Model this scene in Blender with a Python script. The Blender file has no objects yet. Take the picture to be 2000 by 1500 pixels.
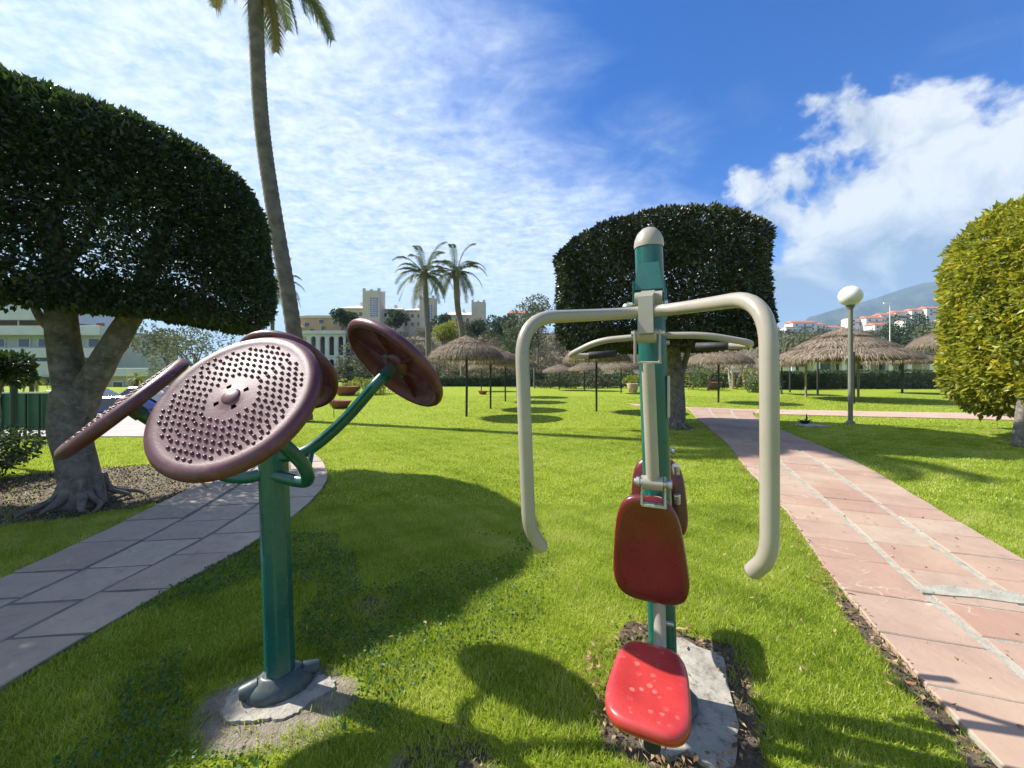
import bpy, math, random
import numpy as np
from mathutils import Vector, Matrix, Euler
R = math.radians
rng = np.random.default_rng(7)
random.seed(7)
S = bpy.context.scene
COL = S.collection

# ------------------------------------------------------------------ camera
F, HZ, CH = 770.0, 728.0, 1.4          # focal length in photo pixels, horizon row, eye height
cam_d = bpy.data.cameras.new('camera'); cam = bpy.data.objects.new('camera', cam_d); COL.objects.link(cam)
cam_d.sensor_width = 36; cam_d.lens = 36 * F / 2000
cam.location = (0, 0, CH); cam.rotation_euler = (R(90), 0, 0)
cam_d.shift_y = -(750 - HZ) / 2000
cam_d.clip_start = 0.05; cam_d.clip_end = 20000
S.camera = cam

# ------------------------------------------------------------------ light
SUN = Vector((-0.955, 0.297, 0)).normalized() * math.cos(R(45.5)); SUN.z = math.sin(R(45.5))
sd = bpy.data.lights.new('sun', 'SUN'); sun = bpy.data.objects.new('sun', sd); COL.objects.link(sun)
sd.energy = 4.9; sd.angle = R(0.5); sd.color = (1.0, 0.95, 0.87)
sun.rotation_euler = SUN.to_track_quat('Z', 'Y').to_euler(); sun.location = (0, 0, 30)
S.view_settings.view_transform = 'Standard'; S.view_settings.look = 'None'
S.view_settings.exposure = 1.05; S.view_settings.gamma = 1
S.view_settings.use_curve_mapping = False


class NT:
    """tiny helper for node trees"""
    def __init__(s, tree):
        s.t = tree; s.n = tree.nodes; s.l = tree.links

    def node(s, typ, **kw):
        n = s.n.new(typ)
        for k, v in kw.items():
            if k == 'ins':
                for a, b in v.items(): s.set(n, a, b)
            else: setattr(n, k, v)
        return n

    def set(s, n, key, val):
        i = n.inputs[key]
        if hasattr(val, 'node'): s.l.new(val, i)
        else: i.default_value = val

    def math(s, op, a, b=0.0, c=None, clamp=False):
        n = s.node('ShaderNodeMath', operation=op, use_clamp=clamp)
        s.set(n, 0, a); s.set(n, 1, b)
        if c is not None: s.set(n, 2, c)
        return n.outputs[0]

    def mix(s, f, a, b, mode='MIX'):
        n = s.node('ShaderNodeMix', data_type='RGBA', blend_type=mode)
        s.set(n, 0, f)
        for k, v in ((6, a), (7, b)):
            if not hasattr(v, 'node') and len(v) == 3: v = (*v, 1)
            s.set(n, k, v)
        return n.outputs[2]

    def maprange(s, v, a, b, c=0.0, d=1.0, smooth=False):
        n = s.node('ShaderNodeMapRange', interpolation_type='SMOOTHSTEP' if smooth else 'LINEAR')
        for k, x in enumerate((v, a, b, c, d)): s.set(n, k, x)
        return n.outputs[0]

    def noise(s, vec, scale, detail=4.0, rough=0.55, dist=0.0, out=0):
        n = s.node('ShaderNodeTexNoise')
        if vec is not None: s.set(n, 'Vector', vec)
        s.set(n, 'Scale', scale); s.set(n, 'Detail', detail); s.set(n, 'Roughness', rough); s.set(n, 'Distortion', dist)
        return n.outputs[out]

    def ramp(s, f, stops):
        n = s.node('ShaderNodeValToRGB'); s.set(n, 0, f)
        e = n.color_ramp.elements
        while len(e) < len(stops): e.new(0.5)
        for k, (p, c) in enumerate(stops):
            e[k].position = p; e[k].color = (*c, 1)
        return n.outputs[0]


# sky -------------------------------------------------------------------------
W = bpy.data.worlds.new('World'); S.world = W; W.use_nodes = True
w = NT(W.node_tree); w.n.clear()
sky = w.node('ShaderNodeTexSky', sky_type='NISHITA', sun_disc=False, sun_elevation=R(45.5),
             sun_rotation=R(-72.7), air_density=1.0, dust_density=0.6, ozone_density=2.2)
tc = w.node('ShaderNodeTexCoord')
sep = w.node('ShaderNodeSeparateXYZ'); w.l.new(tc.outputs['Generated'], sep.inputs[0])
X, Y, Z = sep.outputs
az = w.math('MULTIPLY', w.math('ARCTAN2', X, Y), 57.2958)
el = w.math('MULTIPLY', w.math('ARCSINE', Z), 57.2958)
zz = w.math('ADD', w.math('MAXIMUM', Z, 0.0), 0.12)
cmb = w.node('ShaderNodeCombineXYZ')
w.l.new(w.math('DIVIDE', X, zz), cmb.inputs[0]); w.l.new(w.math('DIVIDE', Y, zz), cmb.inputs[1])
P = cmb.outputs[0]
mp = w.node('ShaderNodeMapping'); w.l.new(P, mp.inputs[0]); mp.inputs['Rotation'].default_value = (0, 0, R(28)); mp.inputs['Scale'].default_value = (1.0, 1.9, 1)
big = w.noise(mp.outputs[0], 0.75, 3, 0.5, 0.3)
rip = w.noise(mp.outputs[0], 7.5, 6, 0.62, 0.5)
rip2 = w.noise(P, 2.6, 6, 0.62, 0.6)
# thin cloud veil: full to the left and low, opening to clear blue up and right
cover = w.math('ADD', w.maprange(az, -24, 34, 0.50, -0.20), w.maprange(el, 44, 8, -0.22, 0.24))
veil = w.math('ADD', w.math('ADD', w.math('MULTIPLY', big, 0.75), w.math('MULTIPLY', rip2, 0.55)), cover)
veil = w.maprange(veil, 0.48, 1.08, 0, 1, True)
tex = w.maprange(w.math('ADD', w.math('MULTIPLY', rip, 0.6), w.math('MULTIPLY', w.noise(P, 22, 4, 0.6, 0.1), 0.4)), 0.36, 0.64, 0.50, 1.0)
veil = w.math('MULTIPLY', w.math('MULTIPLY', veil, tex), 0.95)
skyblue = w.mix(1.0, sky.outputs[0], (0.09, 0.55, 1.24), 'MULTIPLY')
c1 = w.mix(veil, skyblue, (7.2, 7.9, 8.5))
# low pale band above the horizon
c1 = w.mix(w.maprange(el, 20, 0, 0, 0.72, True), c1, (5.3, 6.5, 7.1))
# heaped cloud bank on the right
cn = w.noise(tc.outputs['Generated'], 6.5, 8, 0.56, 0.25)
cn2 = w.noise(tc.outputs['Generated'], 16, 7, 0.6, 0.2)
top = w.maprange(az, 20, 52, 15.5, 31.0)
d = w.math('SUBTRACT', top, el)
d = w.math('ADD', d, w.math('MULTIPLY', w.math('SUBTRACT', cn, 0.50), 56.0))
d = w.math('ADD', d, w.math('MULTIPLY', w.math('SUBTRACT', cn2, 0.5), 14.0))
cum = w.math('MULTIPLY', w.maprange(d, -1.5, 5.5, 0, 1, True), w.maprange(az, 16, 27, 0, 1, True))
cum = w.math('MULTIPLY', cum, w.maprange(az, 150, 110, 0, 1, True))
cum = w.math('MULTIPLY', cum, w.maprange(el, 1.0, 7.0, 0.25, 1, True))
shade = w.math('ADD', w.maprange(el, 7, 19, 0.02, 0.85, True), w.math('MULTIPLY', w.math('SUBTRACT', w.noise(tc.outputs['Generated'], 8, 7, 0.62, 0.4), 0.5), 3.4), clamp=True)
ccol = w.mix(shade, (2.3, 3.1, 4.1), (6.3, 6.5, 6.7))
c1 = w.mix(w.math('MULTIPLY', cum, 0.95), c1, ccol)
bg = w.node('ShaderNodeBackground'); w.l.new(c1, bg.inputs[0]); bg.inputs[1].default_value = 0.075
wo = w.node('ShaderNodeOutputWorld'); w.l.new(bg.outputs[0], wo.inputs[0])


# ------------------------------------------------------------------ helpers
def W3(px, py, D):
    """world point seen at photo pixel (px, py) at depth D metres"""
    return Vector(((px - 1000) / F * D, D, CH + (HZ - py) / F * D))


def G(px, py):
    D = F * CH / (py - HZ)
    return Vector(((px - 1000) / F * D, D, 0))


def tag(o, label=None, cat=None, group=None, kind=None):
    if label: o['label'] = label
    if cat: o['category'] = cat
    if group: o['group'] = group
    if kind: o['kind'] = kind
    return o


def thing(name, loc, label, cat, group=None):
    o = bpy.data.objects.new(name, None); COL.objects.link(o); o.location = Vector(loc)
    o.empty_display_size = 0.1
    return tag(o, label, cat, group)


def rootloc(p):
    while p is not None and p.parent is not None: p = p.parent
    return p.location.copy() if p is not None else Vector((0, 0, 0))


def link_mesh(name, me, mat, parent):
    o = bpy.data.objects.new(name, me); COL.objects.link(o)
    if mat: me.materials.append(mat)
    if parent is not None: o.parent = parent
    return o


class MB:
    def __init__(s): s.v = []; s.f = []; s.sm = []

    def add(s, vs, fs, smooth=False):
        b = len(s.v); s.v += [tuple(v) for v in vs]
        s.f += [tuple(i + b for i in f) for f in fs]; s.sm += [smooth] * len(fs)
        return s

    def box(s, c, size, M=None, bev=0.0):
        hx, hy, hz = (k / 2 for k in size)
        if bev <= 0:
            vs = [Vector((x * hx, y * hy, z * hz)) for x in (-1, 1) for y in (-1, 1) for z in (-1, 1)]
            fs = [(0, 1, 3, 2), (4, 6, 7, 5), (0, 4, 5, 1), (2, 3, 7, 6), (0, 2, 6, 4), (1, 5, 7, 3)]
        else:
            b = bev; vs = []; fs = []
            o = [(-hx + b, -hy), (hx - b, -hy), (hx, -hy + b), (hx, hy - b), (hx - b, hy), (-hx + b, hy), (-hx, hy - b), (-hx, -hy + b)]
            k_ = [((abs(x) - b) * (1 if x > 0 else -1) if abs(x) > b else x, (abs(y) - b) * (1 if y > 0 else -1) if abs(y) > b else y) for x, y in o]
            for ring, z in ((k_, -hz), (o, -hz + b), (o, hz - b), (k_, hz)): vs += [Vector((x, y, z)) for x, y in ring]
            for r in range(3):
                for i in range(8): fs.append((r * 8 + i, r * 8 + (i + 1) % 8, r * 8 + 8 + (i + 1) % 8, r * 8 + 8 + i))
            fs += [tuple(range(7, -1, -1)), tuple(range(24, 32))]
        c = Vector(c)
        vs = [(M @ v if M is not None else v) + c for v in vs]
        return s.add(vs, fs)

    def tube(s, pts, rad, n=10, cap=True, smooth=True, prof=None, up=None):
        pts = [Vector(p) for p in pts]
        if not hasattr(rad, '__len__'): rad = [rad] * len(pts)
        rings = []; N = None
        for i, p in enumerate(pts):
            t = (pts[min(i + 1, len(pts) - 1)] - pts[max(i - 1, 0)])
            if t.length < 1e-9: t = Vector((0, 0, 1))
            t.normalize()
            if N is None:
                a = up or (Vector((1, 0, 0)) if abs(t.x) < 0.9 else Vector((0, 1, 0)))
                N = (a - t * a.dot(t)).normalized()
            else:
                N = (N - t * N.dot(t)).normalized()
            B = t.cross(N)
            ring = []
            for k in range(n):
                a = 2 * math.pi * k / n
                q = prof[k] if prof else (math.cos(a), math.sin(a))
                ring.append(p + (N * q[0] + B * q[1]) * rad[i])
            rings.append(ring)
        vs = [v for r in rings for v in r]; fs = []
        for i in range(len(pts) - 1):
            for k in range(n):
                fs.append((i * n + k, i * n + (k + 1) % n, (i + 1) * n + (k + 1) % n, (i + 1) * n + k))
        s.add(vs, fs, smooth)
        if cap:
            b = len(s.v)
            s.v += [tuple(v) for v in rings[0]] + [tuple(v) for v in rings[-1]]
            s.f += [tuple(b + k for k in range(n - 1, -1, -1)), tuple(b + n + k for k in range(n))]; s.sm += [False, False]
        return s

    def lathe(s, prof, n=24, M=None, o=(0, 0, 0), closed=False, smooth=True, skip=None, wob=None):
        vs = []; fs = []; o = Vector(o); m = len(prof)
        for j, (r, z) in enumerate(prof):
            for k in range(n):
                a = 2 * math.pi * k / n
                rr = r * (wob(a, z) if wob else 1)
                v = Vector((rr * math.cos(a), rr * math.sin(a), z))
                vs.append((M @ v if M is not None else v) + o)
        for j in range(m if closed else m - 1):
            j2 = (j + 1) % m
            for k in range(n):
                if skip and skip(j, k): continue
                a, b, c, d_ = j * n + k, j * n + (k + 1) % n, j2 * n + (k + 1) % n, j2 * n + k
                if prof[j][0] < 1e-6 and prof[j2][0] < 1e-6: continue
                if prof[j][0] < 1e-6: fs.append((a, c, d_))
                elif prof[j2][0] < 1e-6: fs.append((a, b, c))
                else: fs.append((a, b, c, d_))
        return s.add(vs, fs, smooth)

    def build(s, name, mat, parent=None):
        L = rootloc(parent)
        me = bpy.data.meshes.new(name)
        me.from_pydata([(x - L.x, y - L.y, z - L.z) for x, y, z in s.v], [], s.f)
        me.polygons.foreach_set('use_smooth', s.sm); me.update()
        return link_mesh(name, me, mat, parent)


def npmesh(name, V, Fa, mat, parent=None, tint=None, smooth=False, attrs=None):
    """fast mesh from arrays; V (n,3), Fa (m,k) with k 3 or 4; tint per face"""
    L = rootloc(parent); V = np.asarray(V, np.float32) - np.array(L, np.float32)
    Fa = np.asarray(Fa, np.int32); m, k = Fa.shape
    me = bpy.data.meshes.new(name)
    me.vertices.add(len(V)); me.vertices.foreach_set('co', V.ravel())
    me.loops.add(m * k); me.loops.foreach_set('vertex_index', Fa.ravel())
    me.polygons.add(m)
    me.polygons.foreach_set('loop_start', np.arange(m, dtype=np.int32) * k)
    me.polygons.foreach_set('use_smooth', np.full(m, smooth))
    me.update(calc_edges=True)
    if tint is not None:
        a = me.attributes.new('tint', 'FLOAT', 'FACE'); a.data.foreach_set('value', np.asarray(tint, np.float32))
    for nm, arr in (attrs or {}).items():
        a = me.attributes.new(nm, 'FLOAT', 'POINT'); a.data.foreach_set('value', np.asarray(arr, np.float32))
    return link_mesh(name, me, mat, parent)


def vnoise(x, y, sc=1.0, seed=0):
    """smooth cheap noise, about 0..1"""
    x = np.asarray(x) * sc + seed * 3.7; y = np.asarray(y) * sc + seed * 1.9
    v = (np.sin(x * 1.3 + 1.7 * np.sin(y * 0.9 + seed)) + np.sin(y * 1.7 + 1.3 * np.sin(x * 1.1 + 2)) +
         0.6 * np.sin(x * 3.1 + y * 2.3 + seed) + 0.5 * np.sin(x * 2.2 - y * 3.7) + 0.3 * np.sin(x * 6.3 + 2 * np.sin(y * 5.1)))
    return np.clip(v / 5.2 + 0.5, 0, 1)


def unit(v):
    return v / np.maximum(np.linalg.norm(v, axis=1, keepdims=True), 1e-9)


def leaf_quads(Pt, Nn, size, aspect=0.5, spread=0.9, droop=0.2):
    """rhombic leaves at Pt, pointing roughly along Nn"""
    n = len(Pt); size = np.broadcast_to(size, (n,))[:, None]
    t = unit(Nn * 0.55 + rng.normal(size=(n, 3)) * spread * 0.6 + np.array([0, 0, -droop]))
    s_ = unit(np.cross(t, rng.normal(size=(n, 3))))
    nrm = np.cross(t, s_)
    a = Pt; c = Pt + t * size
    mid = Pt + t * size * 0.45 + nrm * size * 0.06
    b = mid + s_ * size * aspect * 0.5; d_ = mid - s_ * size * aspect * 0.5
    V = np.stack([a, b, c, d_], 1).reshape(-1, 3)
    return V, np.arange(n * 4).reshape(-1, 4)


def copy_tree(o, parent=None):
    c = o.copy(); COL.objects.link(c)
    if parent is not None: c.parent = parent; c.matrix_parent_inverse = o.matrix_parent_inverse.copy()
    for ch in list(o.children): copy_tree(ch, c)
    return c


def smooth_path(pts, n=8):
    pts = [Vector(p) for p in pts]; out = []
    q = [pts[0] * 2 - pts[1]] + pts + [pts[-1] * 2 - pts[-2]]
    for i in range(1, len(q) - 2):
        for k in range(n):
            t = k / n; a, b, c, d_ = q[i - 1], q[i], q[i + 1], q[i + 2]
            out.append(0.5 * ((2 * b) + (c - a) * t + (2 * a - 5 * b + 4 * c - d_) * t * t + (3 * b - a - 3 * c + d_) * t ** 3))
    out.append(pts[-1]); return out


def round_path(pts, r, n=7):
    """polyline with arc-like corners"""
    pts = [Vector(p) for p in pts]; out = [pts[0]]
    for i in range(1, len(pts) - 1):
        rr = r[i - 1] if hasattr(r, '__len__') else r
        a = pts[i] + (pts[i - 1] - pts[i]).normalized() * min(rr, (pts[i - 1] - pts[i]).length * 0.49)
        c = pts[i] + (pts[i + 1] - pts[i]).normalized() * min(rr, (pts[i + 1] - pts[i]).length * 0.49)
        for k in range(n + 1):
            t = k / n; out.append(a * (1 - t) ** 2 + pts[i] * 2 * t * (1 - t) + c * t * t)
    out.append(pts[-1]); return out


# ------------------------------------------------------------------ materials
def newmat(name):
    m = bpy.data.materials.new(name); m.use_nodes = True
    t = NT(m.node_tree); t.n.clear()
    out = t.node('ShaderNodeOutputMaterial'); b = t.node('ShaderNodeBsdfPrincipled')
    t.l.new(b.outputs[0], out.inputs[0])
    return m, t, b, out


def mat_plain(name, col, rough=0.6, metal=0.0, var=0.18, scale=6.0, bump=0.0, bscale=60.0, dirt=None, dirtamt=0.0, spec=0.5, coat=0.0, rvar=0.12):
    m, t, b, out = newmat(name)
    tcn = t.node('ShaderNodeTexCoord').outputs['Object']
    n = t.noise(tcn, scale, 5, 0.6)
    lo = tuple(c * (1 - var) for c in col); hi = tuple(min(1, c * (1 + var)) for c in col)
    c = t.mix(t.maprange(n, 0.3, 0.7), lo, hi)
    if dirt:
        dn = t.noise(tcn, scale * 2.3, 8, 0.68, 0.4)
        c = t.mix(t.maprange(dn, 0.5, 0.72, 0, dirtamt), c, dirt)
    t.set(b, 'Base Color', c); t.set(b, 'Metallic', metal)
    t.set(b, 'Roughness', t.maprange(t.noise(tcn, scale * 3, 5, 0.6), 0.3, 0.7, max(0.02, rough - rvar), min(1, rough + rvar)))
    t.set(b, 'Specular IOR Level', spec)
    if coat: t.set(b, 'Coat Weight', coat)
    if bump:
        bn = t.node('ShaderNodeBump'); bn.inputs['Strength'].default_value = bump; bn.inputs['Distance'].default_value = 0.01
        t.l.new(t.noise(tcn, bscale, 6, 0.65), bn.inputs['Height']); t.l.new(bn.outputs[0], b.inputs['Normal'])
    return m


def mat_leaf(name, stops, trans=0.35, rough=0.5, tcol=(0.25, 0.4, 0.04), spec=0.4):
    m, t, b, out = newmat(name)
    a = t.node('ShaderNodeAttribute', attribute_name='tint')
    c = t.ramp(a.outputs['Fac'], stops)
    t.set(b, 'Base Color', c); t.set(b, 'Roughness', rough); t.set(b, 'Specular IOR Level', spec)
    tr = t.node('ShaderNodeBsdfTranslucent'); t.l.new(t.mix(0.5, c, tcol), tr.inputs[0])
    ms = t.node('ShaderNodeMixShader'); ms.inputs[0].default_value = trans
    t.l.new(b.outputs[0], ms.inputs[1]); t.l.new(tr.outputs[0], ms.inputs[2]); t.l.new(ms.outputs[0], out.inputs[0])
    return m


M = {}
M['green'] = mat_plain('green_paint', (0.004, 0.088, 0.074), 0.30, var=0.22, scale=4, bump=0.05, bscale=90, dirt=(0.06, 0.10, 0.085), dirtamt=0.35, coat=0.25)
M['beige'] = mat_plain('beige_paint', (0.33, 0.295, 0.24), 0.36, var=0.08, scale=3, bump=0.05, bscale=120, dirt=(0.24, 0.19, 0.13), dirtamt=0.30, coat=0.2)
M['cover'] = mat_plain('base_cover_plastic', (0.045, 0.065, 0.062), 0.42, var=0.2, scale=9, dirt=(0.20, 0.19, 0.17), dirtamt=0.45, bump=0.1)
M['steel'] = mat_plain('galvanised_steel', (0.48, 0.49, 0.48), 0.42, metal=0.8, var=0.15, scale=30, dirt=(0.16, 0.065, 0.025), dirtamt=0.8)
M['black'] = mat_plain('black_rubber', (0.018, 0.018, 0.02), 0.6, var=0.3, scale=40, bump=0.3, bscale=200)
M['maroon'] = mat_plain('maroon_plastic', (0.098, 0.021, 0.030), 0.42, var=0.2, scale=5, dirt=(0.25, 0.13, 0.14), dirtamt=0.5, spec=0.6, bump=0.08, bscale=150, rvar=0.08)
M['plate'] = mat_plain('plate', (0.45, 0.42, 0.34), 0.5)
M['bark'] = mat_plain('grey_bark', (0.145, 0.120, 0.100), 0.9, var=0.55, scale=8, bump=1.0, bscale=24, dirt=(0.30, 0.27, 0.23), dirtamt=0.75)
M['twig'] = mat_plain('bare_twig', (0.22, 0.175, 0.135), 0.9, var=0.3, scale=5)
M['pale_twig'] = mat_plain('pale_branch', (0.33, 0.285, 0.23), 0.9, var=0.3, scale=5)
M['palmbark'] = mat_plain('palm_bark', (0.135, 0.115, 0.092), 0.92, var=0.4, scale=4, bump=1.0, bscale=14)
M['darkpole'] = mat_plain('dark_pole_wood', (0.028, 0.026, 0.025), 0.7, var=0.3)
M['palepole'] = mat_plain('pale_pole_wood', (0.30, 0.25, 0.18), 0.8, var=0.25)
M['lamp_post'] = mat_plain('grey_green_paint', (0.16, 0.18, 0.14), 0.45, dirt=(0.20, 0.10, 0.05), dirtamt=0.5, scale=3)
M['globe'] = mat_plain('opal_globe', (0.74, 0.75, 0.70), 0.25, var=0.05, scale=2, coat=0.3)
M['concrete'] = mat_plain('concrete', (0.33, 0.305, 0.255), 0.9, var=0.30, scale=9, bump=0.7, bscale=50, dirt=(0.085, 0.068, 0.045), dirtamt=0.9)
M['terracotta'] = mat_plain('terracotta', (0.24, 0.085, 0.055), 0.8, scale=9)
M['pinkpot'] = mat_plain('pale_pink_stone', (0.55, 0.38, 0.29), 0.85, scale=9)
M['binblue'] = mat_plain('turquoise_plastic', (0.03, 0.17, 0.20), 0.5)
M['white'] = mat_plain('white_render', (0.72, 0.71, 0.68), 0.85, var=0.06, scale=0.6)
M['cream'] = mat_plain('cream_render', (0.56, 0.49, 0.37), 0.9, var=0.1, scale=0.3)
M['tan'] = mat_plain('tan_render', (0.42, 0.29, 0.18), 0.9, var=0.12, scale=0.3)
M['sage'] = mat_plain('pale_green_grey_render', (0.50, 0.53, 0.49), 0.85, var=0.08, scale=0.5, dirt=(0.33, 0.34, 0.31), dirtamt=0.4)
M['salmon'] = mat_plain('salmon_render', (0.42, 0.24, 0.17), 0.9, var=0.1, scale=0.5)
M['roofred'] = mat_plain('clay_roof_tiles', (0.38, 0.14, 0.08), 0.9, var=0.3, scale=2)
M['roofgrey'] = mat_plain('pale_roof', (0.62, 0.55, 0.54), 0.7, var=0.15, scale=0.7)
M['lattice'] = mat_plain('blue_lattice', (0.11, 0.16, 0.36), 0.6)
M['glass'] = mat_plain('window_glass', (0.035, 0.045, 0.055), 0.12, var=0.3, scale=0.7, spec=0.8)
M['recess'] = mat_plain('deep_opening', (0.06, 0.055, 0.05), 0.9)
M['fencegreen'] = mat_plain('green_sheet', (0.012, 0.085, 0.052), 0.5, var=0.2, scale=2, bump=0.1)
M['fencebar'] = mat_plain('dark_bar_paint', (0.012, 0.028, 0.022), 0.5)
M['carblue'] = mat_plain('blue_car_paint', (0.02, 0.05, 0.28), 0.25, coat=0.6, var=0.05)
M['carwhite'] = mat_plain('white_car_paint', (0.68, 0.68, 0.67), 0.25, coat=0.6, var=0.03)
M['cardark'] = mat_plain('charcoal_car_paint', (0.03, 0.03, 0.035), 0.25, coat=0.6, var=0.05)
M['tyre'] = mat_plain('tyre', (0.015, 0.015, 0.015), 0.85)
M['pavement'] = mat_plain('pale_pavement', (0.36, 0.335, 0.295), 0.9, var=0.12, scale=1.2, bump=0.3, bscale=20, dirt=(0.30, 0.27, 0.23), dirtamt=0.5)
M['asphalt'] = mat_plain('asphalt', (0.075, 0.073, 0.07), 0.9, var=0.2, scale=1.5, bump=0.4, bscale=60)
M['deadleaf'] = mat_leaf('dry_leaves', [(0, (0.13, 0.06, 0.03)), (0.5, (0.27, 0.15, 0.07)), (1, (0.42, 0.30, 0.16))], 0.15, 0.8, (0.3, 0.18, 0.06))
M['chip'] = mat_leaf('soil_crumbs', [(0, (0.045, 0.032, 0.022)), (0.6, (0.12, 0.085, 0.055)), (1, (0.27, 0.21, 0.14))], 0.0, 0.95)
M['grass'] = mat_leaf('grass_blades', [(0, (0.075, 0.125, 0.014)), (0.35, (0.235, 0.325, 0.032)), (0.65, (0.40, 0.485, 0.055)), (0.85, (0.52, 0.56, 0.11)), (1, (0.60, 0.54, 0.27))], 0.45, 0.5, (0.58, 0.70, 0.07), 0.25)
M['clover'] = mat_leaf('clover_leaves', [(0, (0.03, 0.085, 0.02)), (1, (0.09, 0.19, 0.045))], 0.3, 0.5)
M['leafdark'] = mat_leaf('dark_ficus_leaves', [(0, (0.013, 0.024, 0.014)), (0.6, (0.026, 0.046, 0.020)), (0.9, (0.050, 0.082, 0.026)), (1, (0.12, 0.16, 0.04))], 0.20, 0.38, (0.12, 0.22, 0.03))
M['leafmid'] = mat_leaf('glossy_privet_leaves', [(0, (0.013, 0.020, 0.009)), (0.6, (0.032, 0.044, 0.016)), (0.9, (0.060, 0.076, 0.022)), (1, (0.10, 0.06, 0.02))], 0.10, 0.36, (0.12, 0.15, 0.03), 0.5)
M['leafyellow'] = mat_leaf('yellow_green_leaves', [(0, (0.05, 0.085, 0.02)), (0.25, (0.15, 0.19, 0.03)), (0.6, (0.33, 0.34, 0.035)), (1, (0.55, 0.45, 0.05))], 0.40, 0.42, (0.5, 0.5, 0.03))
M['scrub'] = mat_leaf('scrub_foliage', [(0, (0.030, 0.052, 0.022)), (0.35, (0.065, 0.085, 0.036)), (0.55, (0.12, 0.10, 0.065)), (0.8, (0.20, 0.155, 0.115)), (1, (0.25, 0.24, 0.08))], 0.15, 0.85, (0.2, 0.2, 0.06))
M['olive'] = mat_leaf('olive_grey_foliage', [(0, (0.055, 0.075, 0.035)), (0.6, (0.12, 0.135, 0.07)), (1, (0.22, 0.20, 0.12))], 0.2, 0.75, (0.2, 0.24, 0.08))
M['pine'] = mat_leaf('dark_pine_foliage', [(0, (0.014, 0.030, 0.014)), (0.7, (0.032, 0.058, 0.022)), (1, (0.06, 0.10, 0.03))], 0.1, 0.8)
M['yellowbush'] = mat_leaf('yellow_bush_foliage', [(0, (0.10, 0.14, 0.03)), (0.6, (0.25, 0.28, 0.04)), (1, (0.42, 0.36, 0.06))], 0.3, 0.6, (0.4, 0.4, 0.03))
M['hedge'] = mat_leaf('hedge_foliage', [(0, (0.018, 0.036, 0.014)), (0.7, (0.042, 0.08, 0.026)), (1, (0.10, 0.15, 0.04))], 0.2, 0.6, (0.15, 0.25, 0.04))
M['frond'] = mat_leaf('palm_fronds', [(0, (0.045, 0.065, 0.025)), (0.6, (0.095, 0.125, 0.045)), (0.9, (0.16, 0.17, 0.07)), (1, (0.26, 0.19, 0.10))], 0.25, 0.5, (0.2, 0.26, 0.06))
M['straw'] = mat_leaf('straw_thatch', [(0, (0.13, 0.095, 0.065)), (0.5, (0.25, 0.195, 0.14)), (1, (0.42, 0.35, 0.26))], 0.12, 0.85, (0.35, 0.25, 0.12), 0.2)


def mat_thatch():
    m, t, b, out = newmat('thatch_base')
    tcn = t.node('ShaderNodeTexCoord').outputs['Object']
    n = t.noise(tcn, 26, 6, 0.7, 0.3)
    t.set(b, 'Base Color', t.ramp(n, [(0.3, (0.07, 0.05, 0.035)), (0.5, (0.17, 0.13, 0.09)), (0.72, (0.31, 0.25, 0.18))]))
    t.set(b, 'Roughness', 0.95)
    bn = t.node('ShaderNodeBump'); bn.inputs['Strength'].default_value = 1; bn.inputs['Distance'].default_value = 0.05
    t.l.new(n, bn.inputs['Height']); t.l.new(bn.outputs[0], b.inputs['Normal'])
    return m


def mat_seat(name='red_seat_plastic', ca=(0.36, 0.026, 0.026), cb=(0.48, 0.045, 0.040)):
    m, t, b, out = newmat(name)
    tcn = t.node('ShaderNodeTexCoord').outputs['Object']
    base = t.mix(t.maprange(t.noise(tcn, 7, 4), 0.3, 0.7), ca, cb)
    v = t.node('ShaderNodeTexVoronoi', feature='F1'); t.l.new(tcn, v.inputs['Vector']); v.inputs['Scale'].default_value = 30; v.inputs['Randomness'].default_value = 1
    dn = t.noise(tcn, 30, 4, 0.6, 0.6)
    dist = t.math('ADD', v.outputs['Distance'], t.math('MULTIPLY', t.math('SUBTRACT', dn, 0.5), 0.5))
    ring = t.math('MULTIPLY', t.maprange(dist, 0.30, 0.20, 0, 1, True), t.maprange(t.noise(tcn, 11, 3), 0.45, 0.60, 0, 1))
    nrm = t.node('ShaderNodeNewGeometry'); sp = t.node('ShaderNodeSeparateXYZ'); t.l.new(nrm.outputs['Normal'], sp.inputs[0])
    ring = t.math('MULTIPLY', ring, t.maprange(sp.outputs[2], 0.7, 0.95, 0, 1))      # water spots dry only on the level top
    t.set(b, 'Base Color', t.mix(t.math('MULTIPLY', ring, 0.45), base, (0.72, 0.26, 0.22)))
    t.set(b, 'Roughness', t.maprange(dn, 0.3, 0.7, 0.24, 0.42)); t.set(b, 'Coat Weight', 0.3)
    return m


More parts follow.
